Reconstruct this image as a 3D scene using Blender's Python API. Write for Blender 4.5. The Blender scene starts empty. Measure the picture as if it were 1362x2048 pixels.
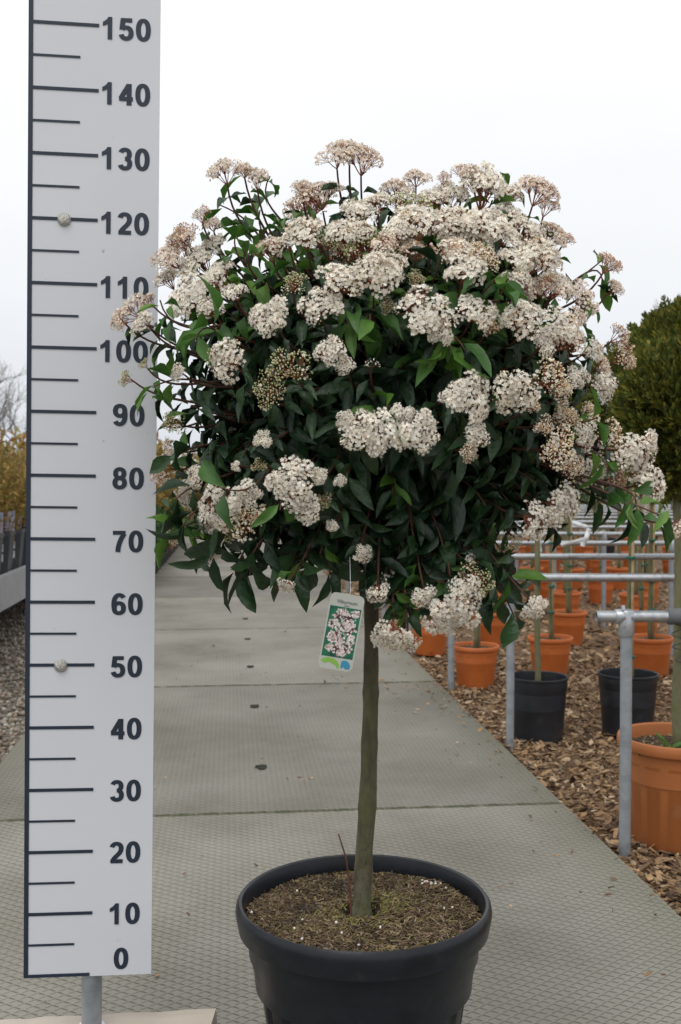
import bpy, math, random
import numpy as np
from mathutils import Vector, Matrix
R_ = math.radians
rng = np.random.default_rng(7)
random.seed(7)
SC = bpy.context.scene
COL = SC.collection

# ------------------------------------------------------------------ camera
F = 2130.0; CX, CY = 681.0, 1024.0; HOR = 965.0; CH = 1.03
TILT = math.atan((CY - HOR) / F)
cam_d = bpy.data.cameras.new('camera'); cam = bpy.data.objects.new('camera', cam_d); COL.objects.link(cam)
cam.location = (0, 0, CH); cam.rotation_euler = (math.pi / 2 - TILT, 0, 0)
cam_d.sensor_fit = 'VERTICAL'; cam_d.sensor_height = 23.6; cam_d.lens = F / 2048 * 23.6
cam_d.clip_start = 0.05; cam_d.clip_end = 1000
cam_d.dof.use_dof = True; cam_d.dof.focus_distance = 1.62; cam_d.dof.aperture_fstop = 7.1
SC.camera = cam

# ------------------------------------------------------------------ sky, sun, exposure (bright overcast)
SUN_EL, SUN_AZ = R_(58), R_(200)
w = bpy.data.worlds.new('World'); SC.world = w; w.use_nodes = True
nt = w.node_tree; N = nt.nodes; Lk = nt.links
bg = N['Background']; bg.inputs[1].default_value = 0.1
sky = N.new('ShaderNodeTexSky'); sky.sky_type = 'NISHITA'; sky.sun_disc = False
sky.sun_elevation = SUN_EL; sky.sun_rotation = SUN_AZ; sky.dust_density = 3
hs = N.new('ShaderNodeHueSaturation'); hs.inputs['Saturation'].default_value = 0.25
Lk.new(sky.outputs[0], hs.inputs['Color'])
tc = N.new('ShaderNodeTexCoord'); sx = N.new('ShaderNodeSeparateXYZ'); Lk.new(tc.outputs['Generated'], sx.inputs[0])
gr = N.new('ShaderNodeValToRGB'); e = gr.color_ramp.elements
e[0].position = 0.0; e[0].color = (.58, .61, .66, 1); e[1].position = 0.42; e[1].color = (.86, .875, .895, 1)
e2 = e.new(0.2); e2.color = (.71, .725, .745, 1)
Lk.new(sx.outputs['Z'], gr.inputs[0])
ns = N.new('ShaderNodeTexNoise'); ns.inputs['Scale'].default_value = 1.6; ns.inputs['Detail'].default_value = 3
mp = N.new('ShaderNodeMapping'); mp.inputs['Scale'].default_value = (1, 1, 3)
Lk.new(tc.outputs['Generated'], mp.inputs[0]); Lk.new(mp.outputs[0], ns.inputs['Vector'])
mr = N.new('ShaderNodeMapRange'); mr.inputs['From Min'].default_value = .3; mr.inputs['From Max'].default_value = .7
mr.inputs['To Min'].default_value = 9.0; mr.inputs['To Max'].default_value = 10.2
Lk.new(ns.outputs['Fac'], mr.inputs['Value'])
vm = N.new('ShaderNodeVectorMath'); vm.operation = 'SCALE'
Lk.new(gr.outputs['Color'], vm.inputs[0]); Lk.new(mr.outputs['Result'], vm.inputs['Scale'])
mx = N.new('ShaderNodeMixRGB'); mx.inputs['Fac'].default_value = .88
Lk.new(hs.outputs['Color'], mx.inputs['Color1']); Lk.new(vm.outputs[0], mx.inputs['Color2'])
Lk.new(mx.outputs['Color'], bg.inputs['Color'])
sd = bpy.data.lights.new('sun', 'SUN'); sun = bpy.data.objects.new('sun', sd); COL.objects.link(sun)
sd.energy = 0.7; sd.angle = R_(35); sd.color = (1, .97, .93)
sdir = Vector((math.sin(SUN_AZ) * math.cos(SUN_EL), math.cos(SUN_AZ) * math.cos(SUN_EL), math.sin(SUN_EL)))
sun.rotation_euler = sdir.to_track_quat('Z', 'Y').to_euler()
SC.view_settings.view_transform = 'Standard'; SC.view_settings.look = 'None'
SC.view_settings.exposure = 0.46; SC.view_settings.gamma = 1.0
SC.render.engine = 'CYCLES'
SC.cycles.max_bounces = 8; SC.cycles.transparent_max_bounces = 8
SC.render.resolution_x = 681; SC.render.resolution_y = 1024

# ------------------------------------------------------------------ helpers
CT, ST = math.cos(TILT), math.sin(TILT)
def pdir(px, py):
    u = (px - CX) / F; v = (CY - py) / F
    return np.array([u, CT + v * ST, -ST + v * CT])
def pt(px, py, Y):
    d = pdir(px, py); return np.array([0, 0, CH]) + d * (Y / d[1])
def gnd(px, py, z=0.0):
    d = pdir(px, py); return np.array([0, 0, CH]) + d * ((z - CH) / d[2])

class MB:
    def __init__(s): s.V = []; s.L = []; s.S = []; s.M = []; s.n = 0
    def add(s, v, f, m=0):
        v = np.asarray(v, float).reshape(-1, 3)
        s.V.append(v); s.L.append(np.concatenate([np.asarray(q) for q in f]) + s.n)
        s.S.append(np.array([len(q) for q in f])); s.M.append(np.full(len(f), m)); s.n += len(v)
    def many(s, tv, tf, A, T, m=0):
        A = np.asarray(A, float); T = np.asarray(T, float); K = len(T); n = len(tv)
        if K == 0: return
        v = np.einsum('kij,nj->kni', A, np.asarray(tv, float)) + T[:, None, :]
        bl = np.concatenate([np.asarray(q) for q in tf]); bs = np.array([len(q) for q in tf])
        s.V.append(v.reshape(-1, 3))
        s.L.append((bl[None, :] + (np.arange(K) * n)[:, None]).ravel() + s.n)
        s.S.append(np.tile(bs, K))
        s.M.append(np.repeat(np.broadcast_to(m, K), len(tf))); s.n += K * n
    def box(s, c, d, m=0, rz=0.0, ax=None):
        x, y, z = np.asarray(d, float) / 2
        v = np.array([[i * x, j * y, k * z] for i in (-1, 1) for j in (-1, 1) for k in (-1, 1)])
        if ax is not None: v = v @ np.asarray(ax)
        elif rz: v = v @ np.array([[math.cos(rz), math.sin(rz), 0], [-math.sin(rz), math.cos(rz), 0], [0, 0, 1]])
        s.add(v + np.asarray(c), [(0, 1, 3, 2), (4, 6, 7, 5), (0, 4, 5, 1), (2, 3, 7, 6), (0, 2, 6, 4), (1, 5, 7, 3)], m)
    def tube(s, P, r, seg=8, m=0, cap=True):
        P = np.asarray(P, float); n = len(P); r = np.broadcast_to(r, n)
        T = np.gradient(P, axis=0); T /= np.linalg.norm(T, axis=1)[:, None] + 1e-12
        ref = np.array([0, 0, 1.]) if abs(T[0][2]) < .9 else np.array([1., 0, 0])
        vs = []
        for i in range(n):
            a = np.cross(T[i], ref); a /= np.linalg.norm(a) + 1e-12
            b = np.cross(a, T[i]); ref = b if np.linalg.norm(b) > .1 else ref
            ph = np.arange(seg) * 2 * math.pi / seg
            vs.append(P[i] + r[i] * (np.cos(ph)[:, None] * a + np.sin(ph)[:, None] * b))
        f = [(i * seg + j, i * seg + (j + 1) % seg, (i + 1) * seg + (j + 1) % seg, (i + 1) * seg + j)
             for i in range(n - 1) for j in range(seg)]
        if cap: f += [tuple(range(seg))[::-1], tuple((n - 1) * seg + j for j in range(seg))]
        s.add(np.concatenate(vs), f, m)
    def lathe(s, prof, c=(0, 0, 0), seg=64, m=0, flute=None):
        n = len(prof); ph = np.arange(seg) * 2 * math.pi / seg; vs = []
        for k, (r, z) in enumerate(prof):
            rr = np.full(seg, r, float)
            if flute: rr = rr * flute(k, ph)
            vs.append(np.stack([rr * np.cos(ph), rr * np.sin(ph), np.full(seg, z)], 1))
        f = [(i * seg + j, i * seg + (j + 1) % seg, (i + 1) * seg + (j + 1) % seg, (i + 1) * seg + j)
             for i in range(n - 1) for j in range(seg)]
        s.add(np.concatenate(vs) + np.asarray(c), f, m)
    def mesh(s, name, mats, smooth=True, edge=None):
        me = bpy.data.meshes.new(name)
        V = np.concatenate(s.V); L = np.concatenate(s.L); S = np.concatenate(s.S); M = np.concatenate(s.M)
        me.vertices.add(len(V)); me.vertices.foreach_set('co', V.astype(np.float32).ravel())
        me.loops.add(len(L)); me.loops.foreach_set('vertex_index', L.astype(np.int32))
        me.polygons.add(len(S)); me.polygons.foreach_set('loop_start', (np.cumsum(S) - S).astype(np.int32))
        me.polygons.foreach_set('loop_total', S.astype(np.int32))
        me.polygons.foreach_set('material_index', M.astype(np.int32))
        me.update(calc_edges=True)
        for q in (mats if isinstance(mats, (list, tuple)) else [mats]): me.materials.append(q)
        if not smooth: me.polygons.foreach_set('use_smooth', np.zeros(len(S), bool))
        if smooth:
            me.polygons.foreach_set('use_smooth', np.ones(len(S), bool))
            if edge: me.set_sharp_from_angle(angle=R_(edge))
        return me
    def build(s, name, mats, parent=None, smooth=True, edge=40, loc=None):
        return link(name, s.mesh(name, mats, smooth, edge), parent, loc)

def link(name, me, parent=None, loc=None):
    o = bpy.data.objects.new(name, me); COL.objects.link(o)
    if parent is not None: o.parent = parent
    if loc is not None: o.location = loc
    return o
def tag(o, label=None, cat=None, group=None, kind=None):
    if label: o['label'] = label
    if cat: o['category'] = cat
    if group: o['group'] = group
    if kind: o['kind'] = kind
    return o
def empty(name, loc=(0, 0, 0), rz=0):
    o = bpy.data.objects.new(name, None); COL.objects.link(o); o.location = loc; o.rotation_euler = (0, 0, rz)
    o.empty_display_size = .05
    return o

# ------------------------------------------------------------------ materials
def mat(name, cols, scale=8, rough=.6, bump=0, bscale=None, island=False, transl=0, metal=0, spec=.5,
        det=4, coord='Object', stretch=None, tint=None, rvar=0):
    """cols: list of colours along a ramp driven by noise or by the island's own random number"""
    m = bpy.data.materials.new(name); m.use_nodes = True; nt = m.node_tree; N = nt.nodes; L = nt.links
    b = N['Principled BSDF']; b.inputs['Roughness'].default_value = rough; b.inputs['Metallic'].default_value = metal
    b.inputs['Specular IOR Level'].default_value = spec
    tc = N.new('ShaderNodeTexCoord'); vec = tc.outputs[coord]
    if stretch:
        mpp = N.new('ShaderNodeMapping'); mpp.inputs['Scale'].default_value = stretch
        L.new(vec, mpp.inputs[0]); vec = mpp.outputs[0]
    n = N.new('ShaderNodeTexNoise'); n.inputs['Scale'].default_value = scale; n.inputs['Detail'].default_value = det
    L.new(vec, n.inputs['Vector'])
    rp = N.new('ShaderNodeValToRGB'); el = rp.color_ramp.elements
    cols = [tuple(c) + (1,) for c in cols]
    k = len(cols); lo, hi = (0, 1) if island else (.3, .7)
    el[0].position = lo; el[0].color = cols[0]; el[1].position = hi; el[1].color = cols[-1]
    for i in range(1, k - 1): q = el.new(lo + (hi - lo) * i / (k - 1)); q.color = cols[i]
    if island:
        g = N.new('ShaderNodeNewGeometry'); L.new(g.outputs['Random Per Island'], rp.inputs[0])
        mm = N.new('ShaderNodeMapRange'); mm.inputs['From Min'].default_value = .3; mm.inputs['From Max'].default_value = .7
        mm.inputs['To Min'].default_value = .78; mm.inputs['To Max'].default_value = 1.2; L.new(n.outputs['Fac'], mm.inputs['Value'])
        v = N.new('ShaderNodeVectorMath'); v.operation = 'SCALE'; L.new(rp.outputs[0], v.inputs[0]); L.new(mm.outputs[0], v.inputs['Scale'])
        c = v.outputs[0]
    else:
        L.new(n.outputs['Fac'], rp.inputs[0]); c = rp.outputs[0]
    if tint:   # second, large-scale patch colour (tint colour, scale, threshold lo, hi)
        tcol, tsc, a0, a1 = tint
        n2 = N.new('ShaderNodeTexNoise'); n2.inputs['Scale'].default_value = tsc; n2.inputs['Detail'].default_value = 5
        L.new(tc.outputs[coord], n2.inputs['Vector'])
        m2 = N.new('ShaderNodeMapRange'); m2.inputs['From Min'].default_value = a0; m2.inputs['From Max'].default_value = a1
        L.new(n2.outputs['Fac'], m2.inputs['Value'])
        mxx = N.new('ShaderNodeMixRGB'); L.new(m2.outputs[0], mxx.inputs[0]); L.new(c, mxx.inputs[1]); mxx.inputs[2].default_value = tuple(tcol) + (1,)
        c = mxx.outputs[0]
    L.new(c, b.inputs['Base Color'])
    if rvar:
        m3 = N.new('ShaderNodeMapRange'); m3.inputs['To Min'].default_value = rough - rvar; m3.inputs['To Max'].default_value = rough + rvar
        L.new(n.outputs['Fac'], m3.inputs['Value']); L.new(m3.outputs[0], b.inputs['Roughness'])
    if bump:
        bn = N.new('ShaderNodeTexNoise'); bn.inputs['Scale'].default_value = bscale or scale * 3; bn.inputs['Detail'].default_value = 6
        L.new(vec, bn.inputs['Vector'])
        bp = N.new('ShaderNodeBump'); bp.inputs['Strength'].default_value = bump; bp.inputs['Distance'].default_value = .01
        L.new(bn.outputs['Fac'], bp.inputs['Height']); L.new(bp.outputs[0], b.inputs['Normal'])
    if transl:
        t = N.new('ShaderNodeBsdfTranslucent'); L.new(c, t.inputs['Color'])
        ms = N.new('ShaderNodeMixShader'); ms.inputs[0].default_value = transl
        L.new(b.outputs[0], ms.inputs[1]); L.new(t.outputs[0], ms.inputs[2]); L.new(ms.outputs[0], N['Material Output'].inputs[0])
    return m

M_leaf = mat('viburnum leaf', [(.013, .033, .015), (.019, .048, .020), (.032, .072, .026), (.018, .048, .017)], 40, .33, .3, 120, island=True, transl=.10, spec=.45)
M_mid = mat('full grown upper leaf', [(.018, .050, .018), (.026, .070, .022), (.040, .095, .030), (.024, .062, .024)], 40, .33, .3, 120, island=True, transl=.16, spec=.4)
M_young = mat('young leaf', [(.035, .10, .02), (.07, .18, .03), (.14, .28, .045)], 40, .42, .2, 120, island=True, transl=.3, spec=.4)
M_twig = mat('red brown twig', [(.06, .022, .018), (.12, .045, .03), (.05, .03, .02)], 30, .6)
M_ray = mat('red flower stalk', [(.28, .05, .04), (.38, .12, .07), (.30, .16, .09)], 60, .55)
M_petal = mat('cream white petals', [(.95, .88, .75), (.97, .93, .83), (.97, .95, .87), (.95, .86, .75)], 60, .6, island=True, transl=.2, spec=.3)
M_petalp = mat('pinkish petals', [(.90, .78, .66), (.95, .89, .79), (.92, .83, .72), (.76, .56, .42)], 60, .6, island=True, transl=.2, spec=.3)
M_budw = mat('cream buds', [(.76, .66, .40), (.86, .80, .58), (.82, .60, .42), (.88, .83, .65)], 60, .5, island=True, spec=.4)
M_budg = mat('green buds', [(.28, .33, .12), (.48, .50, .25), (.62, .62, .38), (.36, .38, .16)], 60, .5, island=True, spec=.4)
M_budr = mat('brown buds', [(.42, .17, .09), (.58, .32, .19), (.70, .46, .31), (.48, .28, .13)], 60, .55, island=True, spec=.3)
M_bark = mat('trunk bark', [(.055, .047, .028), (.105, .092, .055), (.17, .15, .095)], 60, .85, .7, 160, stretch=(1, 1, .3), tint=((.075, .085, .028), 7, .46, .7))
M_pot = mat('dark pot plastic', [(.006, .008, .011), (.011, .014, .019), (.008, .010, .014)], 14, .34, .05, 90, spec=.32, rvar=.06, tint=((.03, .03, .028), 30, .6, .95))
M_soil = mat('pot mulch base', [(.03, .02, .012), (.07, .05, .03), (.05, .045, .02)], 60, .95, .8, 120)
M_sliver = mat('mulch slivers', [(.045, .024, .016), (.11, .062, .036), (.21, .135, .08), (.12, .095, .03), (.055, .032, .02), (.34, .25, .16), (.17, .14, .045), (.09, .055, .03)], 60, .85, island=True, tint=((.022, .014, .010), 13, .56, .72))
M_moss = mat('mossy slivers', [(.11, .10, .022), (.20, .175, .045), (.30, .26, .09), (.14, .105, .035)], 60, .85, island=True)
M_alu = mat('board white face', [(.62, .635, .675), (.655, .665, .70)], 3, .42, 0, tint=((.30, .29, .26), 55, .71, .78))
M_navy = mat('dark blue print', [(.010, .019, .036), (.014, .025, .045)], 20, .5)
M_zinc = mat('galvanised steel', [(.36, .38, .40), (.50, .52, .54), (.42, .44, .46)], 40, .42, .12, 60, metal=.75, rvar=.1, tint=((.22, .22, .22), 14, .6, .8))
M_zincd = mat('weathered galvanised post', [(.26, .285, .31), (.34, .365, .39), (.22, .24, .265)], 12, .5, .15, 80, metal=.35, tint=((.16, .165, .17), 22, .62, .8))
M_rub = mat('grey rubber sleeve', [(.10, .105, .11), (.14, .145, .15)], 30, .7, .1)
M_bolt = mat('bolt steel', [(.35, .34, .30), (.60, .59, .54), (.28, .26, .22)], 300, .35, .5, 400, metal=.9)
M_wood = mat('sawn plank', [(.36, .31, .25), (.48, .42, .35), (.41, .36, .30)], 10, .8, .3, 60, stretch=(.15, 1, 1), tint=((.25, .2, .15), 9, .62, .8))
M_orange = mat('terracotta plastic', [(.50, .125, .028), (.58, .155, .035), (.54, .14, .03)], 6, .5, .05, 60, tint=((.44, .20, .10), 9, .6, .8))
M_orange2 = mat('matt orange pot plastic', [(.38, .125, .035), (.44, .15, .045)], 5, .55, .06, 60, tint=((.42, .24, .13), 12, .58, .85))
M_blackp = mat('black nursery pot', [(.012, .014, .018), (.022, .024, .030)], 10, .42, .06, 60, tint=((.06, .055, .045), 16, .6, .9))
M_stem = mat('mossy green stem', [(.10, .10, .045), (.17, .16, .085), (.12, .14, .05)], 30, .8, .4, 120, stretch=(1, 1, .4))
M_stake = mat('bamboo stake', [(.32, .21, .09), (.42, .30, .15), (.28, .22, .13)], 20, .6, .1)
M_tie = mat('green tie', [(.01, .10, .065), (.015, .14, .09)], 20, .5)
M_paper = mat('white paper tag', [(.70, .72, .74), (.78, .79, .80)], 20, .6)
M_thuja = mat('thuja foliage', [(.035, .06, .015), (.08, .10, .018), (.18, .18, .03), (.06, .09, .018), (.30, .24, .04)], 5, .7, island=True, transl=.15, spec=.2)
M_chip = mat('wood chips', [(.07, .038, .022), (.25, .145, .07), (.42, .27, .14), (.13, .07, .038), (.58, .43, .27), (.05, .03, .02), (.30, .19, .10), (.16, .09, .05), (.36, .22, .10)], 50, .85, island=True)
M_chipbase = mat('chip ground', [(.05, .032, .02), (.14, .085, .045), (.24, .15, .08), (.10, .06, .035)], 42, .95, 1.0, 60, det=8)
M_peb = mat('pebbles', [(.10, .09, .075), (.22, .19, .15), (.34, .30, .25), (.14, .11, .08), (.28, .20, .13), (.42, .40, .36)], 60, .75, island=True)
M_gravel = mat('gravel ground', [(.06, .05, .04), (.16, .14, .11), (.26, .23, .19)], 45, .95, 1.0, 60, det=8)
M_hedge = mat('autumn hedge foliage', [(.28, .18, .04), (.38, .26, .06), (.22, .20, .05), (.32, .14, .05), (.17, .17, .045)], 3, .8, island=True, transl=.2)
M_green = mat('green shrub foliage', [(.03, .07, .02), (.05, .11, .03), (.08, .16, .04)], 8, .6, island=True, transl=.15)
M_bare = mat('bare tree bark', [(.16, .14, .13), (.22, .20, .19)], 4, .9)
M_field = mat('far field soil', [(.07, .07, .04), (.12, .11, .06), (.09, .10, .05)], .6, .95, .3, 5)
M_label = mat('picture label card', [(.18, .24, .42), (.30, .36, .52), (.45, .36, .40), (.12, .17, .35)], 30, .5)
M_cardw = mat('white card', [(.43, .45, .40), (.48, .49, .44)], 20, .5)
M_benchm = mat('bench metal', [(.36, .37, .38), (.44, .45, .46)], 4, .5, 0, metal=.3, tint=((.28, .28, .27), 6, .55, .8))
M_dark = mat('painted shade under bench', [(.02, .02, .02), (.04, .04, .04)], 4, .9)

def concrete():
    m = bpy.data.materials.new('patterned concrete'); m.use_nodes = True; nt = m.node_tree; N = nt.nodes; L = nt.links
    b = N['Principled BSDF']; b.inputs['Roughness'].default_value = .8; b.inputs['Specular IOR Level'].default_value = .35
    tc = N.new('ShaderNodeTexCoord'); s = N.new('ShaderNodeSeparateXYZ'); L.new(tc.outputs['Object'], s.inputs[0])
    def M(op, a, b_=None, c=None):
        n = N.new('ShaderNodeMath'); n.operation = op
        for i, q in enumerate((a, b_, c)):
            if q is None: continue
            if isinstance(q, (int, float)): n.inputs[i].default_value = q
            else: L.new(q, n.inputs[i])
        return n.outputs[0]
    X = M('DIVIDE', s.outputs['X'], .037); Y = M('DIVIDE', s.outputs['Y'], .0275)
    u = M('ADD', X, Y); v = M('SUBTRACT', X, Y)
    def groove(t, wd):                      # 1 in the groove, 0 on the flat
        d = M('ABSOLUTE', M('SUBTRACT', M('FRACT', t), .5))
        n = N.new('ShaderNodeMapRange'); n.interpolation_type = 'SMOOTHSTEP'
        n.inputs['From Min'].default_value = 0; n.inputs['From Max'].default_value = wd
        n.inputs['To Min'].default_value = 1; n.inputs['To Max'].default_value = 0
        L.new(d, n.inputs['Value']); return n.outputs[0]
    g1 = groove(u, .13); g2 = groove(v, .10)
    # only the wear-free parts show the lattice strongly
    nw = N.new('ShaderNodeTexNoise'); nw.inputs['Scale'].default_value = 3; nw.inputs['Detail'].default_value = 4; L.new(tc.outputs['Object'], nw.inputs['Vector'])
    wear = N.new('ShaderNodeMapRange'); wear.inputs['From Min'].default_value = .3; wear.inputs['From Max'].default_value = .7
    wear.inputs['To Min'].default_value = .55; wear.inputs['To Max'].default_value = 1; L.new(nw.outputs['Fac'], wear.inputs['Value'])
    def gap(t):                              # the groove stops short of the next crossing
        n = N.new('ShaderNodeMapRange'); n.inputs['From Min'].default_value = .62; n.inputs['From Max'].default_value = .8
        n.inputs['To Min'].default_value = 1; n.inputs['To Max'].default_value = 0; L.new(M('FRACT', M('ADD', t, .5)), n.inputs['Value']); return n.outputs[0]
    g1 = M('MULTIPLY', g1, gap(v)); g2 = M('MULTIPLY', g2, gap(M('MULTIPLY', u, -1.0)))
    dirt_shade = M('MULTIPLY', M('MAXIMUM', g1, M('MULTIPLY', g2, .7)), wear.outputs[0])  # groove dirt plus groove shadow painted into the colour, stronger along one direction
    n = N.new('ShaderNodeTexNoise'); n.inputs['Scale'].default_value = 1.3; n.inputs['Detail'].default_value = 8; n.inputs['Roughness'].default_value = .62
    L.new(tc.outputs['Object'], n.inputs['Vector'])
    rp = N.new('ShaderNodeValToRGB'); el = rp.color_ramp.elements
    el[0].position = .3; el[0].color = (.158, .146, .115, 1); el[1].position = .68; el[1].color = (.278, .262, .224, 1)
    q = el.new(.5); q.color = (.226, .212, .178, 1)
    L.new(n.outputs['Fac'], rp.inputs[0])
    nf = N.new('ShaderNodeTexNoise'); nf.inputs['Scale'].default_value = 160; nf.inputs['Detail'].default_value = 3; L.new(tc.outputs['Object'], nf.inputs['Vector'])
    fm = N.new('ShaderNodeMapRange'); fm.inputs['To Min'].default_value = .8; fm.inputs['To Max'].default_value = 1.2; L.new(nf.outputs['Fac'], fm.inputs['Value'])
    sc = N.new('ShaderNodeVectorMath'); sc.operation = 'SCALE'; L.new(rp.outputs[0], sc.inputs[0]); L.new(fm.outputs[0], sc.inputs['Scale'])
    # algae along the slab edges: distance to the two long edges
    ed = M('MINIMUM', M('SUBTRACT', s.outputs['X'], EDGE_L), M('SUBTRACT', EDGE_R, s.outputs['X']))
    nn = M('MULTIPLY', n.outputs['Fac'], .35)
    am = N.new('ShaderNodeMapRange'); am.inputs['From Min'].default_value = 0; am.inputs['From Max'].default_value = 1
    L.new(M('DIVIDE', M('SUBTRACT', nn, ed), .25), am.inputs['Value']); am.inputs['To Max'].default_value = .55
    gi = N.new('ShaderNodeNewGeometry'); im = N.new('ShaderNodeMapRange'); im.inputs['To Min'].default_value = .82; im.inputs['To Max'].default_value = 1.16
    L.new(gi.outputs['Random Per Island'], im.inputs['Value']); sc2 = N.new('ShaderNodeVectorMath'); sc2.operation = 'SCALE'
    L.new(sc.outputs[0], sc2.inputs[0]); L.new(im.outputs[0], sc2.inputs['Scale'])
    jd = M('MULTIPLY', M('ABSOLUTE', M('SUBTRACT', M('FRACT', M('ADD', M('DIVIDE', M('SUBTRACT', s.outputs['Y'], J0), SLAB), .5)), .5)), SLAB)
    jn = N.new('ShaderNodeTexNoise'); jn.inputs['Scale'].default_value = 22; L.new(tc.outputs['Object'], jn.inputs['Vector'])
    jm = N.new('ShaderNodeMapRange'); jm.inputs['From Min'].default_value = -.004; jm.inputs['From Max'].default_value = .006; jm.inputs['To Max'].default_value = .85
    L.new(M('SUBTRACT', M('MULTIPLY', jn.outputs['Fac'], .030), jd), jm.inputs['Value'])
    mj = N.new('ShaderNodeMixRGB'); L.new(jm.outputs[0], mj.inputs[0]); L.new(sc2.outputs[0], mj.inputs[1]); mj.inputs[2].default_value = (.07, .078, .035, 1)
    ma = N.new('ShaderNodeMixRGB'); L.new(am.outputs[0], ma.inputs[0]); L.new(mj.outputs[0], ma.inputs[1]); ma.inputs[2].default_value = (.13, .13, .075, 1)
    mg = N.new('ShaderNodeMixRGB'); L.new(M('MULTIPLY', dirt_shade, .7), mg.inputs[0]); L.new(ma.outputs[0], mg.inputs[1]); mg.inputs[2].default_value = (.040, .037, .028, 1)
    L.new(mg.outputs[0], b.inputs['Base Color'])
    h = M('SUBTRACT', M('MULTIPLY', nf.outputs['Fac'], .15), M('MAXIMUM', g1, M('MULTIPLY', g2, .6)))
    bp = N.new('ShaderNodeBump'); bp.inputs['Strength'].default_value = .8; bp.inputs['Distance'].default_value = .004
    L.new(h, bp.inputs['Height']); L.new(bp.outputs[0], b.inputs['Normal'])
    return m

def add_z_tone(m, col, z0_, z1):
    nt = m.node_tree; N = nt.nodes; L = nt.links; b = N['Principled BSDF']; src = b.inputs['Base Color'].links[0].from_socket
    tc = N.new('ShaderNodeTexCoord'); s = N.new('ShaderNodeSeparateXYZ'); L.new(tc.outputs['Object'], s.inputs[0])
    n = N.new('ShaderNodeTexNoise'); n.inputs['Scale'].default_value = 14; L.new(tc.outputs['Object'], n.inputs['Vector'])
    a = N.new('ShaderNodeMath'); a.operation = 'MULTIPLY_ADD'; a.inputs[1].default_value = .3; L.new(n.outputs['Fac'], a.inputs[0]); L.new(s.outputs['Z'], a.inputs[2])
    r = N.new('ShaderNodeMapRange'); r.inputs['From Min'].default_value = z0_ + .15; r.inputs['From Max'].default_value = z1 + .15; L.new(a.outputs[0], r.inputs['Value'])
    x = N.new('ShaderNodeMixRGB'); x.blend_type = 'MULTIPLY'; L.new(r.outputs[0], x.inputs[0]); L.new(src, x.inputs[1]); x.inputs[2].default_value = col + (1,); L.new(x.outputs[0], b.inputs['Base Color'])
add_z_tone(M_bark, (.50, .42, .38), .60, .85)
# ------------------------------------------------------------------ path frame (slabs run away to the left of the axis)
TH = math.atan((CX - 462) / F)
ex = np.array([math.cos(TH), math.sin(TH), 0]); ey = np.array([-math.sin(TH), math.cos(TH), 0])
def ps(p): return float(p @ ex), float(p @ ey)
def pw(s, t, z=0.0): return ex * s + ey * t + np.array([0, 0, z])
EDGE_R = .5 * (ps(gnd(806, 1299))[0] + ps(gnd(1362, 1822))[0]); EDGE_L = .5 * (ps(gnd(51, 1448))[0] + ps(gnd(311, 1152))[0])
PT = .10                                        # slabs stand a little above the beds
PT = 0.0
J0 = ps(gnd(700, 1619))[1]; J1 = ps(gnd(600, 1368))[1]; SLAB = J1 - J0
M_conc = concrete()
BED = -0.035                                    # level of the chips and gravel beside the slabs

g = MB(); g.add([[-300, -20, BED - .03], [300, -20, BED - .03], [300, 600, BED - .03], [-300, 600, BED - .03]], [(0, 1, 2, 3)])
tag(g.build('ground', M_field, smooth=False), kind='structure')
g = MB(); a = [pw(EDGE_R + .004, -2), pw(EDGE_R + 9, -2), pw(EDGE_R + 9, 26), pw(EDGE_R + .004, 26)]
g.add([q + [0, 0, BED - .012] for q in a], [(0, 1, 2, 3)]); tag(g.build('chip_bed', M_chipbase, smooth=False), kind='structure')
g = MB(); a = [pw(EDGE_L - 9, -2), pw(EDGE_L - .004, -2), pw(EDGE_L - .004, 26), pw(EDGE_L - 9, 26)]
g.add([q + [0, 0, BED - .012] for q in a], [(0, 1, 2, 3)]); tag(g.build('gravel_bed', M_gravel, smooth=False), kind='structure')

path = MB(); t = J0 - 3 * SLAB; W = EDGE_R - EDGE_L
while t < 40:
    a, b_ = t + .007, t + SLAB - .007; c = .006
    x0, x1 = EDGE_L, EDGE_R; lv = random.uniform(-.0015, .0015)
    v = [(x0, a, -.09), (x1, a, -.09), (x1, b_, -.09), (x0, b_, -.09),
         (x0, a, lv - c), (x1, a, lv - c), (x1, b_, lv - c), (x0, b_, lv - c),
         (x0 + c, a + c, lv), (x1 - c, a + c, lv), (x1 - c, b_ - c, lv), (x0 + c, b_ - c, lv)]
    path.add(v, [(0, 1, 5, 4), (1, 2, 6, 5), (2, 3, 7, 6), (3, 0, 4, 7), (4, 5, 9, 8), (5, 6, 10, 9), (6, 7, 11, 10), (7, 4, 8, 11), (8, 9, 10, 11)])
    t += SLAB
po = path.build('path', M_conc, smooth=False); po.rotation_euler = (0, 0, TH); tag(po, kind='structure')

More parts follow.
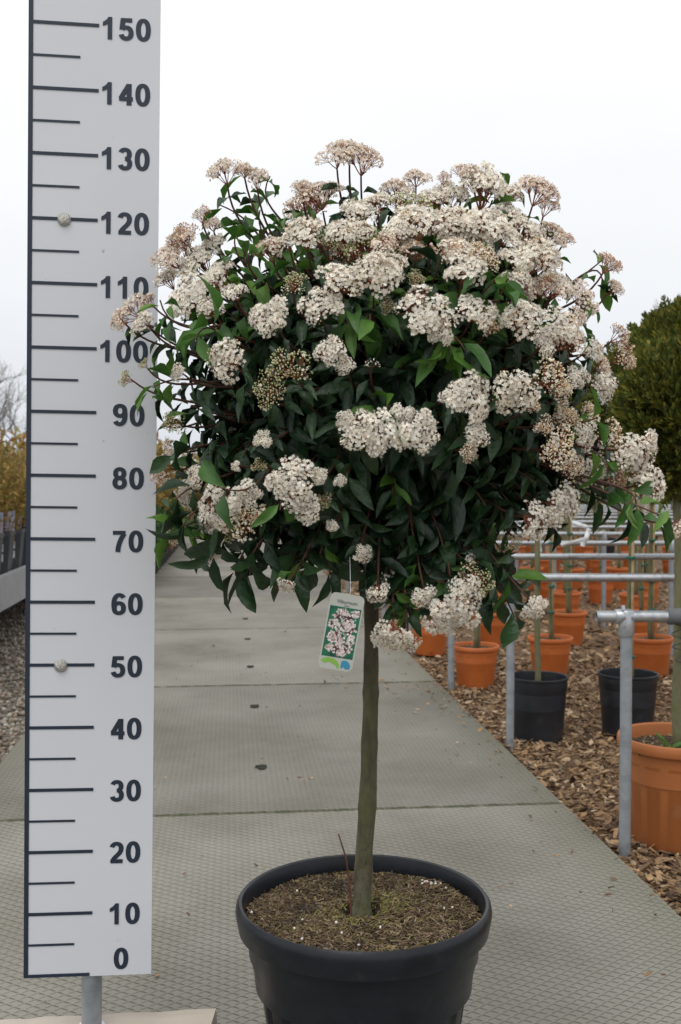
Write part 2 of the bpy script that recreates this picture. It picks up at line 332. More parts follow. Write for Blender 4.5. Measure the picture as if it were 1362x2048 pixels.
# lifting sockets of the slabs, filled with moss
M_socket = mat('mossy socket', [(.010, .012, .008), (.03, .04, .015)], 60, .9, .5)
M_iron = mat('rusty socket iron', [(.03, .025, .02), (.07, .05, .035)], 60, .7, .3)
i = 0
while J0 + (i + .25) * SLAB < 26 and i < 9:
    for fr in (.25, .75):
        c = pw((EDGE_L + EDGE_R) / 2, J0 + (i + fr) * SLAB)
        s = empty('lifting_socket', c, TH)
        k = 2 * i + (fr > .5)
        o = ['first', 'second', 'third', 'fourth', 'fifth', 'sixth', 'seventh', 'eighth', 'ninth', 'tenth', 'eleventh', 'twelfth', 'thirteenth', 'fourteenth', 'fifteenth', 'sixteenth', 'seventeenth', 'eighteenth'][k]
        tag(s, f'dark mossy lifting socket in the middle of the path, {o} from the front', 'socket', 'lifting sockets along the middle of the path')
        m_ = MB(); ph = np.arange(10) * 2 * math.pi / 10; rr = .0175 + rng.uniform(-.003, .004, 10)
        top = np.stack([rr * np.cos(ph) * 1.0, rr * np.sin(ph) * 1.5, np.full(10, .0045)], 1); bot = top * [1.15, 1.15, 0] + [0, 0, .0018]
        m_.add(np.concatenate([top, bot]), [tuple(range(10))] + [(j, j + 10, (j + 1) % 10 + 10, (j + 1) % 10) for j in range(10)])
        m_.build('moss_plug', M_socket, s)
        m_ = MB(); m_.tube([(-.02, 0, .006), (.02, .004, .006)], .003, 6); m_.build('iron_bar', M_iron, s)
    i += 1

# ------------------------------------------------------------------ loose ground cover
def rotm(yaw, pitch, roll, sc):
    cy, sy, cp, sp, cr, sr = np.cos(yaw), np.sin(yaw), np.cos(pitch), np.sin(pitch), np.cos(roll), np.sin(roll)
    z = np.zeros_like(cy); o = np.ones_like(cy)
    Rz = np.stack([np.stack([cy, -sy, z], -1), np.stack([sy, cy, z], -1), np.stack([z, z, o], -1)], -2)
    Ry = np.stack([np.stack([cp, z, sp], -1), np.stack([z, o, z], -1), np.stack([-sp, z, cp], -1)], -2)
    Rx = np.stack([np.stack([o, z, z], -1), np.stack([z, cr, -sr], -1), np.stack([z, sr, cr], -1)], -2)
    return (Rz @ Ry @ Rx) * sc[:, None, :]
chipT = [np.array([[-1, -.5, 0], [-.2, -1, .1], [.9, -.7, 0], [1, .3, .1], [.3, 1, 0], [-.8, .7, .15]]) for _ in range(4)]
def chips(mb, n, fs, ft, smin, smax, zb, thick=.16, mats=0):
    s = fs(n); t_ = ft(n)
    P = s[:, None] * ex + t_[:, None] * ey + np.array([0, 0, 1]) * (zb + rng.uniform(-.004, .018, n))[:, None]
    for k in range(4):
        top = chipT[k] * (1 + rng.uniform(-.35, .35, (6, 3))); top[:, 2] = rng.uniform(-.25, .25, 6)
        bot = top.copy(); bot[:, 2] -= thick * 2
        tv = np.concatenate([top, bot]); tf = [(0, 1, 2, 3, 4, 5)] + [(j, j + 6, (j + 1) % 6 + 6, (j + 1) % 6) for j in range(6)]
        sel = np.arange(k, n, 4); q = len(sel)
        L = rng.uniform(smin, smax, q) * .5 * (1 + rng.random(q) ** 4 * 1.2); Wd = L * rng.uniform(.22, .62, q)
        A = rotm(rng.uniform(0, 6.28, q), rng.normal(0, .3, q), rng.normal(0, .4, q), np.stack([L, Wd, np.full(q, .006)], 1))
        mb.many(tv, tf, A, P[sel], mats)
c = MB()
chips(c, 24000, lambda n: EDGE_R + .012 + rng.random(n) * 1.5, lambda n: 1.9 + rng.random(n) ** 1.25 * 4.3, .010, .034, BED)
chips(c, 15000, lambda n: EDGE_R + .012 + rng.random(n) * 4.2, lambda n: 5 + rng.random(n) * 9, .02, .06, BED)
tag(c.build('wood_chips', M_chip, smooth=False), 'light brown wood chips covering the bed right of the path', 'wood chips', kind='stuff')
c = MB()
ico = np.array([[0, 0, 1], [.894, 0, .447], [.276, .851, .447], [-.724, .526, .447], [-.724, -.526, .447], [.276, -.851, .447],
                [.724, .526, -.447], [-.276, .894, -.447], [-.894, 0, -.447], [-.276, -.851, -.447], [.724, -.526, -.447], [0, 0, -1]])
icof = [(0, 1, 2), (0, 2, 3), (0, 3, 4), (0, 4, 5), (0, 5, 1), (1, 6, 2), (2, 6, 7), (2, 7, 3), (3, 7, 8), (3, 8, 4), (4, 8, 9), (4, 9, 5), (5, 9, 10), (5, 10, 1), (1, 10, 6), (11, 7, 6), (11, 8, 7), (11, 9, 8), (11, 10, 9), (11, 6, 10)]
n = 13000; s = EDGE_L - .02 - rng.random(n) ** 1.3 * 2.0; t_ = 3.2 + rng.random(n) * 6.5
P = s[:, None] * ex + t_[:, None] * ey + np.array([0, 0, 1]) * (BED + rng.uniform(-.006, .008, n))[:, None]
L = rng.uniform(.007, .017, n)
c.many(ico, icof, rotm(rng.uniform(0, 6.28, n), rng.normal(0, .3, n), rng.normal(0, .3, n), np.stack([L, L * rng.uniform(.6, 1, n), L * .6], 1)), P)
tag(c.build('pebbles', M_peb, smooth=True, edge=None), 'mixed brown and grey pebbles in the bed left of the path', 'pebbles', kind='stuff')
# crumbs of bark and dead leaf lying on the slabs
c = MB()
spots = [(860, 1375, 34), (905, 1420, 22), (905, 1525, 8), (612, 1564, 4), (436, 1295, 3), (388, 1335, 3), (560, 1270, 2), (1165, 1795, 2), (530, 1735, 3), (1124, 1640, 3), (780, 1380, 14), (700, 1368, 12)]
for (px, py, k) in spots:
    q = gnd(px, py); sp = .12 if k > 6 else .03
    s_, t2 = ps(q)
    chips(c, k, lambda n: np.clip(s_ + rng.normal(0, sp, n), EDGE_L, EDGE_R - .02), lambda n: t2 + rng.normal(0, sp * .8, n), .006, .016, .004)
k = 160; chips(c, k, lambda n: EDGE_R - .02 - np.abs(rng.normal(0, .10, n)), lambda n: 2 + rng.random(n) * 8, .005, .02, .003)
k = 220; chips(c, k, lambda n: EDGE_L + rng.random(n) * (EDGE_R - EDGE_L), lambda n: 2 + rng.random(n) * 8, .003, .010, .002)
tag(c.build('bark_crumbs', M_chip, smooth=False), 'dark crumbs of bark and chips scattered on the concrete slabs', 'bark crumbs', kind='stuff')

# ------------------------------------------------------------------ measuring board
def cdir(u, v, w_):                              # camera-space (right, up, forward) -> world
    return np.array([u, w_ * CT + v * ST, -w_ * ST + v * CT])
BU = cdir(8.8, -.106, 1.0); BU /= np.linalg.norm(BU)
BV = cdir(.0122, 1, -.0379); BV -= BU * (BV @ BU); BV /= np.linalg.norm(BV)
BN = np.cross(BU, BV); BN = BN if BN[1] < 0 else -BN      # towards the camera
BO = pt(47, 1957, 1.725)
Mboard = Matrix(((BU[0], BV[0], BN[0], BO[0]), (BU[1], BV[1], BN[1], BO[1]), (BU[2], BV[2], BN[2], BO[2]), (0, 0, 0, 1)))
board = empty('measuring_board'); board.matrix_world = Mboard
tag(board, 'tall white height measuring board with dark blue ticks and numbers, on a steel pole', 'measuring board')
BW = .2065; BH = 1.76; VS = 1.0275
b = MB(); b.box((BW / 2, BH / 2, -.002), (BW, BH, .004)); b.build('panel', M_alu, board, smooth=False)
b = MB(); b.box((.0038, BH / 2, .0007), (.0072, BH - .001, .001)); 
b.box((.0565, .0035, .0011), (.099, .0052, .001))
b.build('edge_stripe', M_navy, board, smooth=False)
b = MB(); k = 0
z0 = .0035
for cm in range(5, 166, 5):
    y = z0 + cm / 100.0 * VS
    big = cm % 10 == 0
    b.box((.007 + (.1035 if big else .0745) / 2 - .0005, y, .00075), (.1035 if big else .0745, .0052 if big else .0036, .0008))
b.build('tick_marks', M_navy, board, smooth=False)

# digits: strokes of a bold grotesque, each stroke a thin raised slab
def arc(cx, cy, rx, ry, a0, a1, n=18, p=2.25):
    out = []
    for i in range(n + 1):
        a = R_(a0 + (a1 - a0) * i / n); c_, s_ = math.cos(a), math.sin(a)
        out.append((cx + rx * math.copysign(abs(c_) ** (2 / p), c_), cy + ry * math.copysign(abs(s_) ** (2 / p), s_)))
    return out
DIG = {
 '0': [arc(.33, .5, .225, .425, 0, 360, 40)],
 '1': ['poly'],
 '2': [arc(.33, .68, .215, .235, 165, 0, 16) + [(.53, .58), (.46, .46), (.36, .36), (.24, .24), (.16, .12), (.15, .05)], [(.05, .08), (.62, .08)]],
 '3': [arc(.32, .715, .195, .205, 160, -90, 20), arc(.32, .29, .215, .22, 90, -165, 22)],
 '4': [[(.48, 0), (.48, .97)], [(.47, .93), (.10, .30)], [(.03, .285), (.65, .285)]],
 '5': [[(.10, .90), (.59, .90)], [(.185, .96), (.13, .47)], arc(.32, .325, .225, .25, 140, -165, 22)],
 '6': [arc(.34, .31, .215, .235, 0, 360, 32), arc(.36, .5, .25, .425, 205, 42, 20)],
 '7': [[(.04, .90), (.62, .90)], [(.56, .86), (.44, .66), (.35, .45), (.29, .22), (.27, 0)]],
 '8': [arc(.33, .725, .19, .20, 0, 360, 32), arc(.33, .29, .22, .215, 0, 360, 32)],
 '9': [arc(.32, .69, .215, .235, 0, 360, 32), arc(.30, .5, .25, .425, 25, -138, 20)],
}
def ribbon(mb, P, x0, y0, H, z, hx=.114, hy=.092):
    P = np.array(P); closed = np.linalg.norm(P[0] - P[-1]) < 1e-6
    if closed: P = P[:-1]; T = np.roll(P, -1, 0) - np.roll(P, 1, 0)
    else: T = np.gradient(P, axis=0)
    T /= np.linalg.norm(T, axis=1)[:, None]
    Nn = np.stack([-T[:, 1], T[:, 0]], 1) * [hx, hy]
    A = (P + Nn) * H + [x0, y0]; B = (P - Nn) * H + [x0, y0]; n = len(P)
    v = [(*q, z) for q in A] + [(*q, z) for q in B] + [(*q, 0.0001) for q in A] + [(*q, .0001) for q in B]
    rngi = range(n if closed else n - 1); f = []
    for i in rngi:
        j = (i + 1) % n; f += [(i, n + i, n + j, j), (i, j, 2 * n + j, 2 * n + i), (n + i, 3 * n + i, 3 * n + j, n + j)]
    if not closed: f += [(0, 2 * n, 3 * n, n), (n - 1, 2 * n - 1, 4 * n - 1, 3 * n - 1)]
    mb.add(v, f)
ONE = [(.46, 1), (.46, 0), (.26, 0), (.26, .70), (.18, .645), (.04, .595), (.04, .765), (.15, .83), (.24, .91), (.29, 1)]
def number(txt, y, xr):
    mb = MB(); H = .0350; adv = .768 * H; x = xr - adv * len(txt) + .1 * H
    for ch in txt:
        if ch == '1':
            n = len(ONE); v = [(x + a * H, y + b * H, .0012) for a, b in ONE] + [(x + a * H, y + b * H, .0001) for a, b in ONE]
            # concave polygon split by hand: stem + flag
            mb.add(v, [(0, 9, 3, 2, 1), (9, 8, 4, 3), (8, 7, 6, 5, 4)] + [(i, (i + 1) % n, n + (i + 1) % n, n + i) for i in range(n)])
        else:
            for k, st in enumerate(DIG[ch]): ribbon(mb, st, x, y, H, .0008 + k * .00015)
        x += adv
    return mb
for cm in range(0, 170, 10):
    txt = str(cm); y = z0 + cm / 100 * VS - .0030 - .035 * .5
    if cm == 0: y = .0105
    xr = .1915 - (0 if cm >= 100 else .0045) - (.018 if cm == 0 else 0)
    mb = number(txt, y, xr)
    mb.build('number', M_navy, board, smooth=False)
for cm, xx in ((120, .0575), (50, .0565)):
    b = MB(); pr = [(.0105, .0008), (.0108, .0018), (.0098, .004), (.0075, .0062), (.0042, .0075), (.0008, .0079)]
    b.lathe(pr, (xx, z0 + cm / 100 * VS - .001, 0), 24); b.build('bolt', M_bolt, board)
# pole behind the board, standing on a timber foot
pc = np.array([.106 + .0, 0, 0])
top = BO + BU * .1075 + BV * 1.6 - BN * .022; bot = BO + BU * .1075 - BN * .022
bot0 = bot - BV * (bot[2] - .02) / BV[2]
inv = Mboard.inverted()
loc = lambda p: tuple(inv @ Vector(p))
b = MB(); b.tube([loc(bot0), loc(bot), loc(top)], .0168, 24); b.build('pole', M_zincd, board)
b = MB(); fl = np.array(bot0) + np.array(BV) * ((.106 - bot0[2]) / BV[2])
b.tube([loc(fl - [0, 0, .0]), loc(fl + [0, 0, .006]), loc(fl + [0, 0, .016])], [.026, .026, .021], 24); b.build('collar', M_paper, board)
pl0, pl1 = pt(-60, 2042, 1.81), pt(430, 2017, 1.81)
d = pl1 - pl0; ang = math.atan2(d[1], d[0]); mid = (pl0 + pl1) / 2; lngt = np.linalg.norm(d); til = math.asin(d[2] / lngt)
pk = empty('timber_foot', (mid[0], mid[1] - .045, 0)); tag(pk, 'pale sawn timber plank at the foot of the measuring board', 'plank')
b = MB(); v = []
n = 26
for i in range(n):
    x = -lngt / 2 + lngt * i / (n - 1); zz = mid[2] + x * math.sin(til) + .0012 * math.sin(i * .9) + rng.normal(0, .0005)
    jag = .003 * rng.random() if i == n - 1 else 0
    v += [(x + jag, .045, zz), (x - jag, -.045, zz - .0005), (x, -.047, zz - .028), (x + jag * 2, .045, zz - .028)]
f = [(4 * i + j, 4 * i + (j + 1) % 4, 4 * i + 4 + (j + 1) % 4, 4 * i + 4 + j) for i in range(n - 1) for j in range(4)] + [(3, 2, 1, 0), tuple(4 * (n - 1) + j for j in range(4))]
b.add(v, f); o = b.build('plank', M_wood, pk, smooth=False); pk.rotation_euler = (0, 0, ang)
for xx in (-.13, .12):
    b = MB(); b.box((xx, .0, (mid[2] - .03) / 2), (.07, .085, mid[2] - .036)); b.build('block', M_wood, pk, smooth=False)

# ------------------------------------------------------------------ the big potted viburnum
PD = 1.72
pc = pt(727, 1794, PD); RIMZ = pc[2]; PX = pc[0]
tree = empty('potted_tree', (PX, PD, 0))
tag(tree, 'large flowering viburnum standard with dense white flower heads in a big dark plastic pot', 'potted tree')
base = np.array([PX, PD, 0])
Ro = 258 / F * PD
prof = [(.0, .0), (Ro * .62, 0), (Ro * .66, .004), (Ro * .80, RIMZ - .145), (Ro * .845, RIMZ - .138), (Ro * .862, RIMZ - .10), (Ro * .895, RIMZ - .085), (Ro * .905, RIMZ - .050),
        (Ro * .975, RIMZ - .044), (Ro * .99, RIMZ - .028), (Ro, RIMZ - .016), (Ro * .992, RIMZ - .006), (Ro * .972, RIMZ - .0005), (Ro * .95, RIMZ - .002), (Ro * .932, RIMZ - .010), (Ro * .922, RIMZ - .026), (Ro * .90, RIMZ - .07), (Ro * .85, RIMZ - .12)]
def flute(k, ph):
    if k in (1, 2, 3): return 1 - .035 * np.clip(np.minimum(np.mod(ph * 18 / (2 * math.pi), 1) * 6, (.5 - np.mod(ph * 18 / (2 * math.pi), 1)) * 6), 0, 1)
    return np.ones_like(ph)
b = MB(); b.lathe(prof, seg=288, flute=flute); b.build('pot', M_pot, tree, edge=35)
# mulch: uneven disc with a hollow round the stem
TB = pt(722, 1838, PD); tl = TB - base
b = MB(); nr, ns_ = 26, 72; v = [(0, 0, 0)]; MZ = RIMZ - .028
def mulz(x, y):
    r = math.hypot(x, y); d = math.hypot(x - tl[0], y - tl[1])
    return MZ - .004 + .010 * (1 - (r / .19) ** 2) + .004 * math.sin(x * 31 + 1) * math.cos(y * 27) - .045 * math.exp(-(d / .029) ** 4)
v = [(0, 0, mulz(0, 0))]
for i in range(1, nr + 1):
    for j in range(ns_):
        a = 2 * math.pi * j / ns_; r = Ro * .93 * i / nr; x, y = r * math.cos(a), r * math.sin(a)
        v.append((x, y, mulz(x, y) + rng.normal(0, .0012)))
f = [(0, 1 + j, 1 + (j + 1) % ns_) for j in range(ns_)] + [(1 + (i - 1) * ns_ + j, 1 + i * ns_ + j, 1 + i * ns_ + (j + 1) % ns_, 1 + (i - 1) * ns_ + (j + 1) % ns_) for i in range(1, nr) for j in range(ns_)]
b.add(v, f, 0)
n = 9500; r = Ro * .92 * np.sqrt(rng.random(n)); a = rng.uniform(0, 6.28, n)
X, Y = r * np.cos(a), r * np.sin(a); keep = np.hypot(X - tl[0], Y - tl[1]) > .026 + .007 * np.sin(a * 3)
X, Y = X[keep], Y[keep]; n = len(X)
Z = np.array([mulz(x, y) for x, y in zip(X, Y)]) + rng.uniform(0, .005, n)
Ln = rng.uniform(.0025, .0075, n) * (1 + rng.random(n) ** 6); 
tvs = np.array([[-1, -1, 0], [1, -.7, .3], [1, .8, .2], [-1, 1, 0], [-1, -.8, -1], [1, -.6, -.8], [1, .6, -.8], [-1, .8, -1]])
A = rotm(rng.uniform(0, 6.28, n), rng.normal(0, .28, n), rng.normal(0, .5, n), np.stack([Ln, rng.uniform(.0005, .0016, n), np.full(n, .0007)], 1))
b.many(tvs, [(0, 1, 2, 3), (0, 4, 5, 1), (1, 5, 6, 2), (2, 6, 7, 3), (3, 7, 4, 0)], A, np.stack([X, Y, Z], 1), np.where((np.sin(X * 23 + 1.3) + np.cos(Y * 27 - X * 11) + rng.normal(0, .7, n)) > 1.35, 4, 1))
# fallen petals and a red berry or two
n = 30; r = Ro * .88 * np.sqrt(rng.random(n)); a = rng.uniform(0, 6.28, n)
P = np.stack([r * np.cos(a), r * np.sin(a), np.zeros(n)], 1); P[:14, 0] = .115 + rng.normal(0, .009, 14); P[:14, 1] = .115 + rng.normal(0, .007, 14)
for q in P: q[2] = mulz(q[0], q[1]) + .006
b.many(ico, icof, rotm(*[rng.uniform(0, 3, n) for _ in range(3)], np.full((n, 3), .0022) * rng.uniform(.7, 1.3, (n, 3))), P[:], np.where(np.arange(n) % 6 == 5, 3, 2))
b.build('mulch', [M_soil, M_sliver, M_petal, M_ray, M_moss], tree, smooth=False)

# trunk
tp = [(722, 1842, .0168), (724, 1800, .0150), (727, 1745, .0146), (728, 1700, .0139), (733, 1640, .0141), (736, 1585, .0145), (738, 1545, .0133), (739, 1480, .0131), (741, 1420, .0124), (742, 1340, .0122), (743, 1260, .0112), (743, 1190, .0118), (746, 1120, .0108), (752, 1040, .0105), (748, 960, .0095), (756, 880, .0085), (750, 800, .007)]
P = np.array([pt(x, y, PD) for x, y, r in tp]) - base; rr = np.array([q[2] for q in tp])
ti = np.linspace(0, len(P) - 1, 90); Pi = np.stack([np.interp(ti, range(len(P)), P[:, k]) for k in range(3)], 1); ri = np.interp(ti, range(len(P)), rr) * (1 + rng.normal(0, .012, 90))
ri[:4] *= [1.35, 1.22, 1.10, 1.04]
for kk, am in ((12, .07), (25, .09), (38, .07), (47, .10), (58, .06), (66, .08)): ri[kk - 1:kk + 2] *= 1 + am * np.array([.5, 1, .5])
ri[:1] *= 1.0; Pi[:, 1] += .003 * np.sin(ti * 1.3)
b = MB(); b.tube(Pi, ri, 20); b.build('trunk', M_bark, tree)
# dead twig stuck in the mulch
tw = [(704, 1850), (701, 1800), (698, 1760), (692, 1715), (684, 1690), (677, 1668)]
P = np.array([pt(x, y, PD - .03) for x, y in tw]) - base; P[0, 2] -= .01
b = MB(); b.tube(P, np.linspace(.0019, .0011, len(P)), 8); b.tube([P[3], P[3] + [-.006, 0, .006]], [.001, .0006], 5); b.build('dead_twig', M_twig, tree)

# ---- crown ----
CC = pt(765, 795, PD + .01); RX, RY, RZ = .342, .315, .303
def enorm(p, pw_=2.35):
    q = np.abs((np.asarray(p) - CC) / [RX, RY, RZ]); return (q ** pw_).sum(-1) ** (1 / pw_)
def onsurf(px, py, k=1.0):
    best = None
    for Yd in np.arange(1.25, 2.15, .01):
        p = pt(px, py, Yd); e_ = enorm(p)
        if e_ <= k: return p, e_, True
        if best is None or e_ < best[1]: best = (p, e_)
    p = best[0]; return p, best[1], False
def nrm(p):
    d = (p - CC) / np.array([RX, RY, RZ]) ** 2; return d / np.linalg.norm(d)

def thin_corner(p):        # the crown is thin and open at its upper left
    px = CX + F * p[0] / p[1]; py = HOR - F * (p[2] - CH) / p[1]
    return px < 660 and py < 590 - (px - 380) * .50
# leaf template: midrib fold, pointed tip, arching blade along +x
def leaf_template(bend, fold, wv=0):
    S = np.array([0, .10, .25, .42, .6, .78, .92, 1.0]); Wd = np.array([.03, .30, .78, 1.0, .90, .58, .22, .0]) * .5
    v = []; x = z = 0; prev = 0
    for s_, w_ in zip(S, Wd):
        ds = s_ - prev; an = -bend * s_; x += ds * math.cos(an); z += ds * math.sin(an); prev = s_
        wob = wv * math.sin(s_ * 9)
        for sgn in (-1, 1): v.append((x, sgn * w_ * math.cos(fold), z + w_ * math.sin(fold) + sgn * wob * w_))
        v.insert(len(v) - 1, (x, 0, z))
    f = []
    for i in range(len(S) - 1):
        a = 3 * i; f += [(a, a + 1, a + 4, a + 3), (a + 1, a + 2, a + 5, a + 4)]
    return np.array(v), f
LT = [leaf_template(.5, .25, .1), leaf_template(1.0, .3, .15), leaf_template(.2, .5, -.15), leaf_template(1.6, .4, .2)]
leaves = []            # (pos, dir, up, length, width, young)
twigs = MB()
def add_leaf(p, d, up, ln, young=0, wr=None): leaves.append((p, d, up, ln, wr or random.uniform(.29, .41), young))
def shoot(a, b_, tdir, n_pairs=5, span=.11, young=0, lmin=.045, lmax=.075, droop=.5, r0=.0022, tipgap=.012, r1=.0011, tuft=True):
    L_ = np.linalg.norm(b_ - a); m1 = a + (b_ - a) * .5 + np.array([0, 0, .02]) * random.uniform(-.5, 1); m2 = b_ - tdir * L_ * .33
    tt = np.linspace(0, 1, 14)[:, None]
    C = (1 - tt) ** 3 * a + 3 * (1 - tt) ** 2 * tt * m1 + 3 * (1 - tt) * tt ** 2 * m2 + tt ** 3 * b_
    twigs.tube(C, np.linspace(r0, r1, 14), 5, 0, cap=False)
    D = np.linalg.norm(np.diff(C, axis=0), axis=1); cs = np.concatenate([[0], np.cumsum(D)]); tot = cs[-1]
    az = random.uniform(0, 3.14)
    for k in range(n_pairs):
        s_ = tot - tipgap - span * k / max(1, n_pairs - .0) - random.uniform(0, .006)
        if s_ < .01: break
        p = np.array([np.interp(s_, cs, C[:, j]) for j in range(3)]); p2 = np.array([np.interp(s_ + .004, cs, C[:, j]) for j in range(3)])
        T = p2 - p; T /= np.linalg.norm(T) + 1e-9
        u = np.cross(T, [0, 0, 1.]); u = u / (np.linalg.norm(u) + 1e-9); v = np.cross(u, T)
        az += math.pi / 2 + random.uniform(-.3, .3)
        for sg in (0, math.pi):
            if random.random() < .07: continue
            rad = math.cos(az + sg) * u + math.sin(az + sg) * v
            d = T * random.uniform(.25, .8) + rad * 1.0 + np.array([0, 0, -1]) * droop * random.uniform(.4, 1.3)
            d /= np.linalg.norm(d)
            up = T * .8 + np.array([0, 0, .6]) + np.array([random.gauss(0, .25) for _ in range(3)])
            sz = random.uniform(lmin, lmax) * (.7 if k == 0 and tuft else 1)
            add_leaf(p + rad * .003, d, up, sz, young if k < 2 or young > 1 else 0)
    return C

# flower heads: pixel, pixel radius, kind (w white, p pinkish, b green buds, c cream buds + flowers), push outward, tip-up factor
HEADS = [
 (452,350,40,'p',.0,.9),(512,364,34,'p',.0,.9),(487,346,22,'p',0,.9),(672,318,44,'p',.0,.9),(722,330,42,'p',.02,.9),(700,305,30,'p',.0,.9),(640,398,52,'p',0,.5),(606,382,26,'p',0,.7),
 (832,362,30,'p',0,.7),(792,388,36,'p',.0,.7),(758,412,32,'w',.0,.6),(885,362,22,'r',.0,.9),(930,352,30,'p',.0,.9),(965,392,52,'w',.0,.5),(900,402,36,'w',0,.5),(1012,400,30,'w',0,.5),
 (1072,392,46,'p',.0,.5),(1090,420,30,'r',0,.3),(840,462,58,'w',.0,.4),(800,470,34,'w',0,.4),(905,450,40,'w',0,.4),(965,462,52,'w',0,.4),(1010,440,34,'w',0,.4),(1100,482,46,'p',.0,.2),(1132,482,24,'r',.0,.2),
 (1050,470,34,'w',0,.3),(402,436,24,'r',0,.9),(425,455,24,'p',0,.8),(372,478,34,'r',0,.8),(350,522,42,'p',.0,.4),(405,535,50,'w',0,.3),(440,565,42,'w',0,.2),(385,598,48,'w',.0,.2),(432,498,30,'w',0,.5),
 (542,508,38,'p',.0,.5),(612,478,46,'w',.0,.5),(578,490,26,'w',0,.5),(690,472,38,'w',.0,.4),(655,490,26,'b',0,.4),(722,470,26,'w',0,.4),(768,498,34,'p',.0,.3),(1035,520,40,'w',0,.2),
 (750,560,56,'w',.03,.3),(690,570,50,'w',.03,.3),(645,615,42,'w',.03,.1),(775,540,34,'w',.02,.3),(585,572,30,'b',.0,.3),(545,638,46,'w',.03,.1),(462,722,46,'w',.03,.0),
 (585,745,46,'b',.02,.0),(535,785,42,'b',.02,.0),(668,708,38,'w',.02,.1),(690,735,22,'w',.02,0),(848,632,54,'w',.03,.1),(880,670,28,'w',.03,0),(950,630,44,'w',.03,.1),(975,655,26,'r',.03,.0),
 (930,550,44,'w',.02,.3),(962,518,40,'c',.02,.5),(1070,530,50,'w',.02,.2),(1045,655,50,'w',.03,.1),(1112,650,44,'w',.02,.1),(1085,690,26,'w',.02,0),(1160,598,42,'p',.0,.0),(1150,640,30,'p',0,0),
 (1215,535,30,'r',.0,.1),(1222,580,26,'p',-.02,.1),(265,628,42,'p',.03,.1),(292,650,30,'w',.03,0),(240,640,24,'p',.02,.1),(258,758,20,'b',.03,.2),(290,732,16,'b',.03,.3),
 (932,800,48,'w',.03,.0),(905,790,26,'w',.03,0),(1022,782,50,'w',.03,.0),(1095,765,44,'c',.02,.0),(1120,790,26,'c',.02,.0),(715,868,44,'w',.04,.1),(768,872,46,'w',.04,.1),(835,862,44,'w',.04,.1),
 (955,872,28,'w',.03,-.1),(940,905,22,'c',.03,-.2),(1105,892,44,'c',.03,-.1),(1208,885,44,'c',.03,.1),(1255,910,44,'w',.04,.1),(1292,885,24,'w',.04,.2),(1290,970,40,'w',.04,.1),
 (1178,940,34,'w',.03,.0),(1230,960,30,'r',.02,.0),(1110,1010,40,'w',.03,.0),(1062,1040,40,'w',.03,-.1),(460,1005,52,'w',.04,.0),(505,1035,42,'c',.04,-.1),(470,1060,30,'b',.02,-.2),
 (590,965,44,'w',.03,.0),(615,1015,32,'w',.03,-.1),(645,1000,20,'b',.02,-.1),(527,880,20,'w',.02,0),(520,930,18,'b',.02,0),(355,850,30,'b',.0,0),(330,940,30,'p',.0,0),(400,955,28,'w',0,0),
 (725,1105,18,'w',.03,-.2),(665,1050,14,'w',.02,-.2),(682,962,13,'w',.02,0),(770,1162,38,'w',.0,.1),(868,1165,34,'w',.0,.1),(900,1215,46,'w',.0,.0),(950,1150,32,'b',.0,.0),(930,1130,24,'w',0,.2),(785,1262,40,'w',.0,.0),(880,1245,24,'w',0,-.2),
 (1066,1210,24,'w',.0,-.2),(925,1185,34,'w',.0,.1),(850,1190,26,'w',0,.0),(815,1275,24,'w',0,-.1),(755,1180,22,'w',0,0),(420,1100,26,'w',.0,-.2),(350,1072,24,'c',.0,-.1),(1235,678,34,'r',.0,.1),(1238,722,28,'c',.0,.0),(1200,770,32,'w',.0,.0),(1150,755,26,'w',0,0),(1360,1050,34,'p',.03,.0),
 (742,730,18,'s',.02,0),(365,488,30,'p',0,.5),(340,565,32,'w',0,.1),(425,625,34,'w',0,.1),(470,590,26,'w',.01,.3),(300,608,22,'p',.02,0),(345,900,24,'p',0,0),(378,985,24,'w',0,0),(430,1040,32,'w',.02,0),(500,985,26,'w',.03,0),(1180,700,28,'w',0,0),(1200,735,24,'p',0,0),(1165,870,28,'w',.02,0),(1080,850,22,'c',.02,0),(1140,935,26,'c',.02,0),(1060,815,20,'c',.02,0),(1130,1000,26,'w',.02,0),(640,950,20,'w',.03,.1),(555,960,22,'w',.03,0),(805,830,24,'w',.03,.1),(690,840,20,'w',.03,.1),(475,932,12,'w',.02,0),(828,560,20,'b',.0,.3),(772,615,20,'b',.0,.2),(1032,1080,22,'b',.0,-.2),(575,1168,18,'w',.0,-.4),(1180,1012,18,'b',.0,-.2),(360,745,22,'w',0,0),
]
# head template meshes
def quad_floret():
    v = [(0, 0, -.0006)]; f = []
    for k in range(5):
        a = k * 2 * math.pi / 5; c_, s_ = math.cos, math.sin; n = len(v); da = .56
        v += [(.0021 * c_(a - da), .0021 * s_(a - da), .0004), (.0031 * c_(a - .24), .0031 * s_(a - .24), .0003), (.0031 * c_(a + .24), .0031 * s_(a + .24), .0003), (.0021 * c_(a + da), .0021 * s_(a + da), .0004)]
        f.append((0, n, n + 1, n + 2, n + 3))
    for k in range(4):        # stamens
        a = k * 2 * math.pi / 4 + .3; n = len(v)
        v += [(.0002, .0002, 0), (-.0003, -.0002, 0), (.0019 * math.cos(a), .0019 * math.sin(a), .0036)]; f.append((n, n + 1, n + 2))
    return np.array(v), f
FLV, FLF = quad_floret()
def frames(D, rg):
    D = D / np.linalg.norm(D, axis=1)[:, None]; n = len(D)
    r = rg.normal(size=(n, 3)); U = np.cross(D, r); U /= np.linalg.norm(U, axis=1)[:, None]; Vv = np.cross(D, U)
    return np.stack([U, Vv, D], 2)
